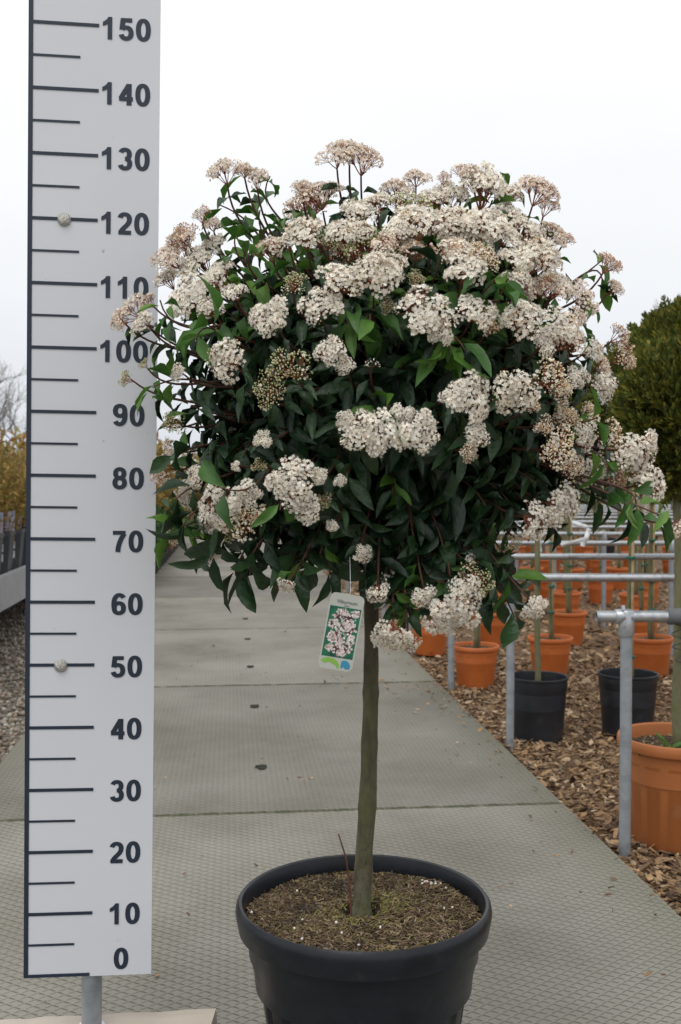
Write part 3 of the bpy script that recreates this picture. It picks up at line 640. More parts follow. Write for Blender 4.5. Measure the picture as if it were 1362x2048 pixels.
def head_mesh(kind, seed):
    rg = np.random.default_rng(seed); R = .042; mb = MB()
    nsub = {'s': 3}.get(kind, 8 + int(rg.integers(0, 4))); hubz = -.019
    pts = []
    for i in range(nsub):
        if kind != 's' and i > 2 and rg.random() < .18: continue
        r = R * .80 * math.sqrt((i + .35) / nsub) * rg.uniform(.85, 1.15); a = i * 2.4 + rg.normal(0, .25)
        zz = .018 * math.sqrt(max(0, 1 - (r / R) ** 2 * .9)) + rg.normal(0, .003) + .002
        pts.append(np.array([r * math.cos(a) * (1 + .15 * math.sin(seed)), r * math.sin(a), zz]))
    hub = np.array([0, 0, hubz]); W = {'w': (.80, 0, .10), 'p': (.62, .38, 0), 'b': (.03, 0, .97), 'c': (.30, .45, .25), 'r': (.10, .80, .10), 's': (.8, .2, 0)}[kind]
    FP, FD, BP, BD = [], [], [], []
    for p in pts:
        ax_ = p - hub; L0 = np.linalg.norm(ax_); ax_ = ax_ / L0; sh = hub + ax_ * L0 * .55
        mb.tube([hub, (hub + sh) / 2 + [0, 0, -.001], sh], [.0010, .0009, .0008], 5, 3, cap=False)
        nf = int(rg.integers(34, 44)) if kind != 's' else 8
        if kind == 'b': nf = int(nf * .62)
        if kind == 'r': nf = int(nf * .85)
        u = np.cross(ax_, [.3, .5, .1]); u /= np.linalg.norm(u); v = np.cross(ax_, u)
        rs = R * rg.uniform(.30, .46); ball = rg.random(nf) < .25; openf = rg.random() < W[0] or kind in 'wp' and rg.random() < .3
        for j in range(nf):
            q = math.sqrt((j + .5) / nf) * rs * rg.uniform(.85, 1.12); a = j * 2.4 + rg.normal(0, .3)
            off = u * q * math.cos(a) + v * q * math.sin(a)
            hgt = math.sqrt(max(0, 1 - (q / rs) ** 2 * .95)) * rs * .75 + rg.normal(0, .0018)
            P_ = p + off + ax_ * (hgt - rs * .45); Dr = P_ - sh; Dr /= np.linalg.norm(Dr)
            if j % 3 == 0: mb.tube([sh, P_ - Dr * .002], [.0004, .00035], 3, 3, cap=False)
            pf = {'w': .86, 'p': .72, 'b': .02, 'c': .38 if openf else .1, 'r': .12, 's': .8}[kind]
            if not openf and kind in 'wp': pf *= .35
            if rg.random() < pf: FP.append(P_); FD.append(Dr * .7 + ax_ * .2 + rg.normal(0, .35, 3))
            else: BP.append(P_ + Dr * .0005); BD.append(Dr)
    if FP:
        FP, FD = np.array(FP), np.array(FD); sc = rg.uniform(.85, 1.2, len(FP))
        mb.many(FLV, FLF, frames(FD, rg) * sc[:, None, None], FP, 0)
    if BP:
        BP, BD = np.array(BP), np.array(BD); s0 = {'w': .0011, 'p': .0011, 'b': .0016, 'c': .0016, 'r': .0013, 's': .0015}[kind]
        A = frames(BD, rg) * np.array([s0, s0, s0 * 1.25])[None, None, :] * rg.uniform(.7, 1.25, len(BP))[:, None, None]
        if kind in 'wp': 
            mixm = np.where(rg.random(len(BP)) < (.55 if kind == 'w' else .25), 1, 2)
        elif kind == 'b': mixm = np.where(rg.random(len(BP)) < .2, 1, 2)
        elif kind == 'r': mixm = np.where(rg.random(len(BP)) < .3, 1, 2)
        else: mixm = np.where(rg.random(len(BP)) < .78, 1, 2)
        mb.many(ico, icof, A, BP, mixm)
    pet = M_petalp if kind in 'pr' else M_petal
    second = M_budg if kind == 'b' else M_budr
    return mb.mesh('flower_cluster', [pet, M_budw, second, M_ray], smooth=True)
HM = {k: [head_mesh(k, 10 * i + j) for j in range({'w': 6, 'p': 4, 'b': 3, 'c': 3, 'r': 3, 's': 1}[k])] for i, k in enumerate('wpbcrs')}

heads = []
for i, (px, py, pr, kind, push, upf) in enumerate(HEADS):
    p, en, hit = onsurf(px, py, 1.0)
    if hit: p = pt(px, py, p[1] - .012 - push * .6)
    elif py > 1120: p = pt(px, py, 1.50)
    elif px < 330: p = pt(px, py, 1.60 + .03 * random.random())
    elif px > 1180 and py > 840: p = pt(px, py, 1.62 - .06 * (px > 1240))
    n_ = nrm(p) * .75 + np.array([0, 0, .55]) * (upf * 1.5 + .1) + np.array([0, -.35, .12]) * (1 if hit else .7) * (1 - upf * .7) + np.array([0, -.75, 0]) * (upf >= .7) + np.array([random.gauss(0, .12) for _ in range(3)])
    n_ /= np.linalg.norm(n_)
    sc = (1.42 if py > 1120 else 1.24 if kind in 'wc' else 1.15) * pr / F * p[1] / .046
    heads.append((p, n_, sc, kind, hit, en))
# heads too many to name one by one fill the crown's shoulder
for k in range(24):
    while True:
        px, py = random.uniform(690, 1200), random.uniform(385, 840)
        top = 395 + ((px - 800) / 400) ** 2 * 120
        if px < 980: ok = top < py < top + 120
        else: ok = top + 20 < py < 840 and px > 1000 + (py - 500) * .35
        if ok and all((px - h[0]) ** 2 + (py - h[1]) ** 2 > 30 ** 2 for h in HEADS): break
    p, en, hit = onsurf(px, py, 1.0)
    if not hit: continue
    p = pt(px, py, p[1] + random.uniform(-.01, .03)); n_ = nrm(p) * .7 + np.array([random.gauss(0, .15), -.25, .7]); n_ /= np.linalg.norm(n_)
    heads.append((p, n_, random.uniform(.55, .82), random.choice('wwwrpwcb'), hit, en))
# the far side of the crown carries heads too
k = 0
while k < 34:
    a = random.uniform(0.1, math.pi - .1); el_ = random.uniform(-.35, 1.2)
    dvec = np.array([math.cos(a) * math.cos(el_), math.sin(a) * math.cos(el_), math.sin(el_)])
    p = CC + dvec * np.array([RX, RY, RZ]) * 1.0; p = CC + (p - CC) / enorm(p) * random.uniform(.98, 1.1)
    n_ = nrm(p) + [0, 0, .5]; n_ /= np.linalg.norm(n_)
    heads.append((p, n_, random.uniform(.7, 1.15), random.choice('wwwpwpcb'), True, 1)); k += 1

crown_children = []
for (p, n_, sc, kind, hit, en) in heads:
    me = random.choice(HM[kind])
    z = Vector(n_); q = z.to_track_quat('Z', 'Y').to_matrix() @ Matrix.Rotation(random.uniform(0, 6.28), 3, 'Z')
    sxy = sc * random.uniform(.94, 1.06)
    mw = Matrix.Translation(Vector(p)) @ (q @ Matrix.Diagonal((sxy, sxy * random.uniform(.85, 1.1), sc * random.uniform(.85, 1.2)))).to_4x4()
    crown_children.append((me, mw))
    hub = p - n_ * .0185 * sc
    # inner anchor of the stalk
    inner = CC + (p - CC) * random.uniform(.45, .6) / max(1, enorm(p)); inner = inner + np.array([0, 0, random.uniform(-.05, .01)])
    yg = 1 if (en > 1.02 or p[2] > CC[2] + .1) and random.random() < .75 else 0
    shoot(inner, hub, n_ * .75 + np.array([0, 0, .25]), n_pairs=3 if thin_corner(p) else 5, span=.13, young=yg, droop=.45, tipgap=.014 + .012 * random.random(), lmin=.038, lmax=.065, r0=.0028, r1=.0014)
# leafy shoots all round the crown
NS = 470; ga = math.pi * (3 - math.sqrt(5))
for i in range(NS):
    zz = 1 - 2 * (i + .5) / NS; rr_ = math.sqrt(1 - zz * zz); a = ga * i
    dvec = np.array([math.cos(a) * rr_, math.sin(a) * rr_, zz]) + np.array([random.gauss(0, .06) for _ in range(3)])
    p = CC + dvec * [RX, RY, RZ]; p = CC + (p - CC) / enorm(p) * random.uniform(.72, .97)
    if thin_corner(p): continue
    inner = CC + (p - CC) * random.uniform(.3, .5) + np.array([0, 0, -.02])
    n_ = nrm(p); low = zz < -.2
    td = n_ + np.array([0, 0, -.3 if low else .45]); td /= np.linalg.norm(td)
    shoot(inner, p, td, n_pairs=random.randint(4, 6), span=.14, young=1 if zz > .45 and random.random() < .35 else (1 if random.random() < .05 else 0), droop=.95 if low else .6, lmin=.042, lmax=.074)
# inner fill
for i in range(1500):
    d = np.array([random.gauss(0, 1) for _ in range(3)]); d /= np.linalg.norm(d)
    p = CC + d * [RX, RY, RZ]; p = CC + (p - CC) / enorm(p) * random.uniform(.35, .8)
    if thin_corner(p): continue
    add_leaf(p, d + np.array([0, 0, -.7]) + np.array([random.gauss(0, .5) for _ in range(3)]), d + np.array([0, 0, .5]), random.uniform(.05, .08))
# particular leafy shoots that stick out: pixel, depth, direction (right, up), young, pairs, leaf size
OUT = [(420,1120,1.55,-.5,-1,0,5,.065),(500,1150,1.52,.1,-1,0,5,.07),(580,1150,1.55,-.1,-1,0,5,.07),(660,1150,1.55,.1,-1,0,5,.07),(360,1060,1.58,-.6,-1,0,5,.06),(730,1140,1.58,.2,-1,0,4,.065),(350,1000,1.58,-.7,-.7,0,5,.06),(345,920,1.56,-.7,-.7,0,5,.06),(800,1200,1.57,-.2,-.7,0,4,.05),(840,1230,1.56,.1,-.8,2,3,.05),(930,1200,1.56,.5,-.6,0,4,.06),(960,1130,1.55,.6,-.6,0,5,.065),(1010,1110,1.56,.6,-.8,0,5,.06),(1120,1060,1.6,.7,-.6,0,4,.05),(1165,980,1.6,.7,-.6,0,5,.055),(900,1160,1.53,0,-1,0,4,.06),(1030,1235,1.55,.4,-.9,0,4,.07),(985,1200,1.57,.1,-1,0,4,.075),(1060,1160,1.6,.8,-.2,0,4,.06),(470,1150,1.58,-.2,-1,0,4,.075),(545,1120,1.6,.1,-1,0,5,.08),(620,1125,1.58,.2,-1,0,5,.075),(700,1110,1.6,.1,-1,0,5,.07),
       (820,1120,1.56,.1,-1,0,5,.07),(860,1090,1.56,0,-1,0,5,.07),(940,1080,1.56,.2,-1,0,5,.07),(820,1225,1.56,-.1,-.6,1,3,.045),(850,1200,1.56,.5,.3,1,3,.045),(400,1110,1.62,-.6,-.6,0,4,.055),(340,1058,1.62,-1,-.1,1,2,.055),(385,1080,1.6,-.6,-.2,1,2,.045),
       (540,352,1.66,.5,.8,1,2,.05),(440,410,1.66,-.9,.3,1,3,.055),(520,420,1.64,.2,.7,1,3,.05),(600,430,1.62,.3,.8,1,3,.055),(700,380,1.64,.2,1,1,3,.045),(875,375,1.62,.1,1,1,2,.055),(985,400,1.6,.2,.6,1,2,.055),(1020,375,1.64,.3,.6,1,2,.04),
       (470,470,1.55,.2,1,1,4,.05),(520,450,1.6,-.2,1,1,3,.05),(500,500,1.5,.4,1,1,4,.055),(560,440,1.6,.3,1,1,3,.05),(640,455,1.55,.2,1,1,3,.045),(720,430,1.6,.1,1,1,3,.05),(830,410,1.6,.2,1,1,3,.05),(760,455,1.5,-.3,.8,1,3,.05),(880,520,1.45,.2,.8,0,4,.055),(950,490,1.5,0,1,1,3,.05),(1040,440,1.58,.4,.8,1,3,.05),(1010,570,1.42,.2,.6,1,4,.055),(740,650,1.4,0,-.8,1,3,.06),(700,650,1.4,-.2,-.8,1,2,.06),(900,700,1.4,.1,-.8,1,4,.06),(930,700,1.4,.4,-.8,1,3,.06),(450,520,1.5,.3,.8,1,4,.05),(490,500,1.55,.3,.8,1,4,.05),(1205,520,1.62,.6,.5,1,1,.055),(1205,560,1.6,.1,-1,1,1,.07),(1195,835,1.5,.9,.4,1,2,.06),(1215,935,1.5,.2,-.6,1,2,.045),(1250,1010,1.5,-.8,-.3,1,2,.05),(1320,1030,1.5,.7,-.3,1,2,.055),
       (990,560,1.42,.4,.4,1,3,.06),(1000,600,1.42,.6,0,1,2,.055),(780,810,1.40,.5,.5,1,2,.055),(740,825,1.40,-.4,.6,1,1,.05),(440,650,1.45,.9,0,1,2,.065),(390,680,1.45,-.3,-.9,1,2,.06),(320,600,1.5,-.2,1,1,2,.04),(305,775,1.55,-.8,-.5,1,2,.045),(560,1020,1.42,-.1,-1,1,1,.06),(440,975,1.42,-.8,.3,1,1,.06),(325,850,1.6,-.5,.2,1,2,.05)]
for (px, py, Yd, dx, dz, yg, npair, ll) in OUT:
    p = pt(px, py, Yd); td = np.array([dx, -.25, dz]); td /= np.linalg.norm(td)
    e_ = enorm(p); inner = CC + (p - CC) / max(e_, 1) * .62
    if py > 1100: inner = CC + (p - CC) * .55
    shoot(inner, p, td, n_pairs=min(npair, 2) if thin_corner(p) else npair, span=.028 * npair, young=yg * 2, droop=.35 if dz > -.5 else .8, lmin=ll * .8, lmax=ll * 1.2, tuft=False, r0=.0026, tipgap=.003)
# main branches from the trunk head
th = pt(750, 1000, PD)
for i in range(26):
    a = i * ga; el_ = random.uniform(-.25, 1.2); d = np.array([math.cos(a) * math.cos(el_), math.sin(a) * math.cos(el_), math.sin(el_)])
    st = pt(750, random.uniform(900, 1080), PD); p = CC + d * [RX, RY, RZ] * .72
    tt = np.linspace(0, 1, 10)[:, None]; mid = st + (p - st) * .5 + [0, 0, -.03]
    C = (1 - tt) ** 2 * st + 2 * (1 - tt) * tt * mid + tt ** 2 * p
    twigs.tube(C, np.linspace(.006, .0025, 10), 7, 0)

lm = MB()
arr = {}
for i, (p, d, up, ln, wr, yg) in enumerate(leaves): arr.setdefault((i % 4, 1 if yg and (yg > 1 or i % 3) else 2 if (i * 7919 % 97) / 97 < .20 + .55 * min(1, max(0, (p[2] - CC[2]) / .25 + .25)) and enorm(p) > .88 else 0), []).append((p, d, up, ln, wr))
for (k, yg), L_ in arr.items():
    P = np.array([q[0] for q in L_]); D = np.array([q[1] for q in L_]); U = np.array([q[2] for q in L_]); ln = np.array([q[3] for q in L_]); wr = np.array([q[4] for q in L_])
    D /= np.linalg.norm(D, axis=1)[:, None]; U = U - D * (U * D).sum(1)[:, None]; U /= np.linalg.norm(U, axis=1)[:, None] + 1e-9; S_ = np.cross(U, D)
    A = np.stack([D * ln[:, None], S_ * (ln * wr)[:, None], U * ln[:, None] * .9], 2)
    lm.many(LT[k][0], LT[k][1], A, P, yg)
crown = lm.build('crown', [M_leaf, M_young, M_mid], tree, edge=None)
for v in [crown]: v.matrix_parent_inverse = Matrix.Translation(-Vector(base))
tw_ = twigs.build('branches', M_twig, crown, edge=None)
# the 100 heads that show largest are sub-parts, the rest one part
order = sorted(range(len(crown_children)), key=lambda i: -((HEADS[i][2] if i < len(HEADS) else 5)))
first = set(order[:100])
rest = MB()
for i, (me, mw) in enumerate(crown_children):
    if i in first:
        o = link('flower_cluster', me, crown); o.matrix_local = mw
    else:
        n = len(me.vertices); co = np.empty(n * 3, np.float32); me.vertices.foreach_get('co', co); co = co.reshape(-1, 3)
        Mw = np.array(mw); co = co @ Mw[:3, :3].T + Mw[:3, 3]
        li = np.empty(len(me.loops), np.int32); me.loops.foreach_get('vertex_index', li)
        lt = np.empty(len(me.polygons), np.int32); me.polygons.foreach_get('loop_total', lt)
        mi = np.empty(len(me.polygons), np.int32); me.polygons.foreach_get('material_index', mi)
        names = [m.name for m in me.materials]; allm = ['cream white petals', 'pinkish petals', 'cream buds', 'green buds', 'brown buds', 'red flower stalk']
        mp_ = np.array([allm.index(x) for x in names])
        rest.V.append(co); rest.L.append(li + rest.n); rest.S.append(lt); rest.M.append(mp_[mi]); rest.n += n
o = rest.build('small_flower_clusters', [M_petal, M_petalp, M_budw, M_budg, M_budr, M_ray], crown, edge=None); tag(o, kind='stuff')

# ------------------------------------------------------------------ hanging picture label
LC = pt(683, 1264, 1.47)
lr = empty('plant_label'); ang = R_(-10.5)
lr.matrix_world = Matrix.Translation(Vector(LC)) @ Matrix.Rotation(R_(8), 4, 'Z') @ Matrix.Rotation(math.pi / 2, 4, 'X') @ Matrix.Rotation(ang, 4, 'Z')
tag(lr, 'white plant label with a green flower picture hanging below the flowering crown beside the trunk', 'plant label')
k = 1.47 / F; hw, hh = 35 * k, 77 * k; cr = 11 * k
def rrect(hw, hh, r, n=6):
    out = []
    for cx_, cy_, a0 in ((hw - r, hh - r, 0), (-hw + r, hh - r, 90), (-hw + r, -hh + r, 180), (hw - r, -hh + r, 270)):
        for i in range(n + 1): a = R_(a0 + 90 * i / n); out.append((cx_ + r * math.cos(a), cy_ + r * math.sin(a)))
    return out
def slab(mb, poly, z0_, z1, m=0):
    n = len(poly); mb.add([(x, y, z1) for x, y in poly] + [(x, y, z0_) for x, y in poly], [tuple(range(n)), tuple(range(2 * n - 1, n - 1, -1))] + [(i, n + i, n + (i + 1) % n, (i + 1) % n) for i in range(n)], m)
b = MB(); slab(b, rrect(hw, hh, cr), -.0003, .0003); b.build('card', M_cardw, lr, smooth=False)
M_pic = mat('label picture green', [(.004, .03, .025), (.01, .11, .065), (.015, .17, .085), (.008, .05, .05)], 45, .35)
M_picf = mat('label picture blossom', [(.55, .45, .42), (.75, .68, .66), (.35, .22, .20), (.82, .78, .76)], 200, .4, island=True)
M_picd = mat('label picture stems', [(.10, .04, .04), (.04, .02, .03)], 200, .4)
M_lg = mat('label leaf green', [(.20, .42, .06), (.26, .48, .09)], 30, .4); M_lb = mat('label leaf blue', [(.03, .22, .36), (.05, .28, .42)], 30, .4)
b = MB(); x0, x1, y0, y1 = -32 * k, 32 * k, -52 * k, 50 * k
slab(b, [(x1, y1), (x0, y1), (x0, y0), (x1, y0)], .0002, .0005, 0)
cl = [(-11, 32, 13), (10, 30, 15), (16, 5, 15), (-12, -10, 15), (-18, -12, 10), (14, -30, 13), (-4, -32, 14), (0, -18, 10), (16, 18, 9), (-20, -34, 8), (-20, 14, 10), (0, 12, 10), (22, -12, 9), (4, -44, 9), (-2, 42, 9), (22, 40, 8)]
for (cx_, cy_, rr_) in cl:
    ph = np.arange(9) * 2 * math.pi / 9
    slab(b, [((cx_ + rr_ * .7 * math.cos(a) * random.uniform(.6, 1.1)) * k, (cy_ + rr_ * .7 * math.sin(a) * random.uniform(.6, 1.1)) * k) for a in ph], .0004, .0006 + .00001 * cx_ * .3 + .00003, 2)
    for _ in range(34):
        a = random.uniform(0, 6.28); q = rr_ * math.sqrt(random.random()); X_, Y_ = cx_ + q * math.cos(a), cy_ + q * math.sin(a)
        if abs(X_) > 29 or Y_ > 47 or Y_ < -49: continue
        s_ = random.uniform(1.3, 2.7)
        slab(b, [((X_ + s_ * math.cos(t_)) * k, (Y_ + s_ * math.sin(t_)) * k) for t_ in np.arange(6) * 1.047], .0005, .0008 + random.uniform(0, .0002), 1)
b.build('picture', [M_pic, M_picf, M_picd], lr, smooth=False)
b = MB()
g1 = [(-32, -61), (-26, -56), (-16, -54), (-6, -55), (2, -59), (7, -66), (8, -73), (4, -74), (0, -68), (-6, -66), (-14, -62), (-22, -66), (-28, -64)]
slab(b, [(x * k, y * k) for x, y in g1][::-1], .0002, .0006, 0)
g2 = [(11, -57), (20, -55), (27, -60), (30, -66), (29, -72), (20, -73), (17, -69), (12, -73), (10, -68)]
slab(b, [(x * k, y * k) for x, y in g2][::-1], .0002, .0006, 1)
b.build('emblem', [M_lg, M_lb], lr, smooth=False)
def text(body, size, x, y, parent, m, z=.0007, name='lettering'):
    cu = bpy.data.curves.new(name, 'FONT'); cu.body = body; cu.size = size; cu.align_x = 'CENTER'; cu.extrude = .00005; cu.resolution_u = 3
    tmp = bpy.data.objects.new('tmp', cu); COL.objects.link(tmp); bpy.context.view_layer.update()
    me = bpy.data.meshes.new_from_object(tmp.evaluated_get(bpy.context.evaluated_depsgraph_get())); bpy.data.objects.remove(tmp)
    me.materials.clear(); me.materials.append(m); o = link(name, me, parent, (x, y, z)); return o
M_ink = mat('label ink', [(.04, .05, .05), (.06, .07, .07)], 10, .6)
text('Viburnum', 8.5 * k * 1.25, 1 * k, 57 * k, lr, M_ink); text('tinus', 5 * k * 1.1, 1 * k, 51.5 * k, lr, M_ink)
b = MB(); b.tube([(2 * k, 70 * k, .001), (3 * k, 85 * k, 0), (0, 110 * k, -.01), (-4 * k, 150 * k, -.03)], .00035, 6); b.build('string', M_paper, lr)

# ------------------------------------------------------------------ galvanised rails of the nursery rows
ORD = ['first', 'second', 'third', 'fourth', 'fifth', 'sixth', 'seventh', 'eighth', 'ninth', 'tenth', 'eleventh', 'twelfth', 'thirteenth', 'fourteenth', 'fifteenth']
RZL = [(1233, 1250, 1190), (1157, 1020, 1003), (1115.6, 897, 885)]
PR = .0168; RH = None
RAILH = pt(1250, 1233, 3.0)[2]
def rail_row(i, Yd, xl, xend, posts):
    t_ = empty('support_rail', (xl, Yd, 0))
    lab = [f'nearest galvanised rail with open pipe end, above the big orange pot',
           'long galvanised steel rail directly in front of the two black pots, second from the camera'][i] if i < 2 else f'galvanised steel support rail over the potted trees, {ORD[i]} from the camera'
    tag(t_, lab, 'rail', 'galvanised rails across the rows of potted trees')
    z = RAILH
    b = MB(); x0 = -(.085 if i == 0 else .03)
    n = 24; ph = np.arange(n) * 2 * math.pi / n
    b.tube([(x0, 0, z), (xend, 0, z)], PR, n, cap=False)
    if i < 2:
        b.tube([(x0, 0, z), (x0 + .2, 0, z)], PR * .84, n, cap=False)
        rg_ = np.concatenate([np.stack([np.full(n, x0), PR * np.cos(ph), z + PR * np.sin(ph)], 1), np.stack([np.full(n, x0), PR * .84 * np.cos(ph), z + PR * .84 * np.sin(ph)], 1)])
        b.add(rg_, [(j, (j + 1) % n, n + (j + 1) % n, n + j) for j in range(n)])
    b.build('rail', M_zinc, t_)
    for xp in posts:
        b = MB(); b.tube([(xp, .0, BED - .02), (xp + .001, 0, z * .5), (xp, 0, z - .006)], PR * .98, 20); b.build('post', M_zincd, t_)
        b = MB(); b.tube([(xp, 0, z - .055), (xp, 0, z - .05), (xp, 0, z + .012), (xp, 0, z + .018)], [.0205, .0225, .0225, .019], 20)
        b.tube([(xp - .032, 0, z), (xp - .030, 0, z), (xp + .012, 0, z), (xp + .014, 0, z)], [.0200, .0215, .0215, .02], 20)
        b.tube([(xp - .012, -.012, z + .018), (xp - .012, -.008, z + .032)], .006, 8)
        b.build('pipe_fitting', M_zinc, t_)
    if i == 0:
        b = MB(); b.tube([(.115, 0, z), (.118, 0, z), (.19, 0, z), (.193, 0, z)], [.018, .0235, .0235, .018], 20); b.build('rubber_sleeve', M_rub, t_)
        b = MB(); P = [(.135 + .02 * math.sin(a * 2.1) + .002 * a, -.022 + .01 * math.cos(a), z - .02 - a * .012) for a in np.linspace(0, 9, 40)]; b.tube(P, .0014, 5); b.build('tie_wire', M_blackp, t_)
    return t_
ROWY = []
for i in range(13):
    Yd = 3.0 if i == 0 else 4.23 + (i - 1) * 1.2
    ROWY.append(Yd)
    if i == 0: xl = pt(1250, 1600, Yd)[0]
    elif i == 1: xl = pt(1020, 1400, Yd)[0]
    else: xl = ps(np.array([0, 0, 0]))[0] + (EDGE_R + .055 - Yd * math.sin(TH)) / math.cos(TH) - .0
    xe = 4.5 + Yd * .1
    rail_row(i, Yd, xl, xe - xl, [0] + [1.62 * q for q in (1, 2) if i > 1 or q == 1])

# ------------------------------------------------------------------ potted standards between the rails
def pot_mesh(rt, h, mat_, name='pot', big=False):
    b = MB(); rb = rt * .74
    if mat_ is M_blackp:
        pr = [(0, 0), (rb * 1.06, 0), (rb * 1.1, .004), (rt * .93, h * .78), (rt * .955, h * .80), (rt * .965, h - .012), (rt, h - .008), (rt, h - .001), (rt * .975, h), (rt * .95, h - .004), (rt * .92, h - .08), (rt * .9, h * .5)]
        fl = None
    else:
        lip = h * .11
        pr = [(0, 0), (rb, 0), (rb * 1.02, .004), (rt * .865, h * .74), (rt * .885, h * .755), (rt * .895, h * .86), (rt * .925, h * .885), (rt * .985, h * .90), (rt, h * .93), (rt, h * .965), (rt * .985, h * .99), (rt * .96, h), (rt * .93, h * .985), (rt * .91, h * .93), (rt * .86, h * .6)]
        fl = lambda k, ph: 1 - ((.012 if rt > .15 else .002) * (np.mod(ph * 14 / (2 * math.pi), 1) < .3) if k in (1, 2, 3) else 0) * np.ones_like(ph)
    b.lathe(pr, seg=84, flute=fl); return b.mesh(name, mat_, True, 35)
def soil_mesh(r, z, seed):
    rg = np.random.default_rng(seed); b = MB(); n = 40; ph = np.arange(n) * 2 * math.pi / n
    v = [(0, 0, z + .006)] + [(r * .5 * math.cos(a), r * .5 * math.sin(a), z + rg.normal(.004, .002)) for a in ph] + [(r * math.cos(a), r * math.sin(a), z) for a in ph]
    b.add(v, [(0, 1 + j, 1 + (j + 1) % n) for j in range(n)] + [(1 + j, n + 1 + j, n + 1 + (j + 1) % n, 1 + (j + 1) % n) for j in range(n)], 0)
    q = 320; rr = r * .95 * np.sqrt(rg.random(q)); a = rg.uniform(0, 6.28, q)
    A = rotm(rg.uniform(0, 6.28, q), rg.normal(0, .3, q), rg.normal(0, .5, q), np.stack([rg.uniform(.004, .011, q), rg.uniform(.0015, .004, q), np.full(q, .0015)], 1))
    b.many(tvs, [(0, 1, 2, 3), (0, 4, 5, 1), (1, 5, 6, 2), (2, 6, 7, 3), (3, 7, 4, 0)], A, np.stack([rr * np.cos(a), rr * np.sin(a), np.full(q, z + .005)], 1), 1)
    return b.mesh('soil', [M_soil, M_sliver], False)
def spray_crown(rx, ry, rz, n, seed, m=None, leaf=.03, name='crown', up=.7):
    rg = np.random.default_rng(seed); b = MB()
    d = rg.normal(size=(n, 3)); d /= np.linalg.norm(d, axis=1)[:, None]
    # clumps: radius modulated by a few random bumps
    kc = rg.normal(size=(14, 3)); kc /= np.linalg.norm(kc, axis=1)[:, None]
    bump = np.max(np.maximum(0, d @ kc.T - .75) * 4 * rg.uniform(.3, 1, 14)[None, :], axis=1)
    r = rg.uniform(.55, 1.0, n) ** .6 * (.93 + .06 * bump) + (rg.random(n) < .12) * rg.uniform(0, .09, n)
    P = d * r[:, None] * [rx, ry, rz]
    D = d + [0, 0, up] + rg.normal(0, .35, (n, 3)); D /= np.linalg.norm(D, axis=1)[:, None]
    S_ = np.cross(D, rg.normal(size=(n, 3))); S_ /= np.linalg.norm(S_, axis=1)[:, None]; U = np.cross(S_, D)
    v = []; f = []
    for k, (an, ln, st) in enumerate(((0, 1, 0), (.6, .55, .15), (-.6, .6, .25), (.5, .5, .45), (-.5, .45, .55), (.45, .35, .7), (-.4, .3, .78))):
        c_, s_ = math.cos(an), math.sin(an); q = len(v); o = np.array([st, 0, 0]); dd = np.array([c_, s_, 0]) * ln; pp = np.array([-s_, c_, 0]) * .075
        v += [o - pp * .5, o + dd * .5 - pp + [0, 0, .04], o + dd, o + dd * .5 + pp - [0, 0, .04]]; f.append((q, q + 1, q + 2, q + 3))
    sc = rg.uniform(.7, 1.4, n) * leaf
    b.many(np.array(v), f, np.stack([D, S_, U], 2) * sc[:, None, None], P, 0)
    return b.mesh(name, m or M_thuja, False)
def stem_mesh(h, r, seed, z0_=.0):
    rg = np.random.default_rng(seed); n = 16; z = np.linspace(z0_, h, n); b = MB()
    b.tube(np.stack([np.cumsum(rg.normal(0, .0025, n)), np.cumsum(rg.normal(0, .0025, n)), z], 1), np.linspace(r, r * .75, n), 12)
    return b.mesh('trunk', M_stem, True)
def stake_mesh(h, z0_): b = MB(); b.tube([(.016, -.012, z0_), (.012, -.013, h * .5), (.014, -.012, h)], .0062, 10); return b.mesh('stake', M_stake, True)
def tie_mesh():
    b = MB(); ph = np.linspace(0, 2 * math.pi, 13)
    b.tube([(.006 + .019 * math.cos(a), -.006 + .017 * math.sin(a), 0) for a in ph], .004, 6); b.box((.006, -.022, 0), (.028, .008, .013)); return b.mesh('tie', M_tie, True)
PO = pot_mesh(.125, .215, M_orange); PB = pot_mesh(.126, .262, M_blackp); PBIG = pot_mesh(.175, .315, M_orange2)
SO = [soil_mesh(.112, .190, 1), soil_mesh(.112, .190, 2)]; SB = soil_mesh(.112, .215, 3); SBIG = soil_mesh(.155, .275, 4)
TR = [stem_mesh(1.3, .0125, 5 + k, .18) for k in range(3)]; TRB = stem_mesh(1.35, .0145, 9, .25); STK = stake_mesh(1.15, .18); TIE = tie_mesh()
CRN = [spray_crown(.19, .19, .22, 1500, 20 + k, leaf=.04) for k in range(3)]
CRN2 = spray_crown(.18, .18, .22, 4200, 77, leaf=.045)
CRBIG = spray_crown(.53, .5, .46, 17000, 31, leaf=.062, up=1.1)
def potted(px, Yd, kind, label, stake=True, crown_m=None, crown_z=1.45, cr=1.0, yaw=None, x=None, group='potted young trees standing between the rails'):
    X = x if x is not None else pt(px, 1300, Yd)[0]
    yaw = random.uniform(-.5, .5) if yaw is None else yaw
    r = empty('potted_tree', (X, Yd, BED + .002), yaw); tag(r, label, 'potted tree', group)
    link('pot', {'o': PO, 'b': PB, 'B': PBIG}[kind], r); link('soil', {'o': random.choice(SO), 'b': SB, 'B': SBIG}[kind], r)
    link('trunk', TRB if kind == 'B' else random.choice(TR), r)
    if stake: link('stake', STK, r)
    for z in ((.35, .52, .72, .95) if stake else (.66,)):
        z += random.uniform(-.03, .03)
        if z > {'o': .25, 'b': .3, 'B': .4}[kind]: link('tie', TIE, r, (0, 0, z))
    c_ = link('crown', crown_m or random.choice(CRN), r, (0, 0, crown_z)); c_.scale = (cr, cr, cr)
    return r
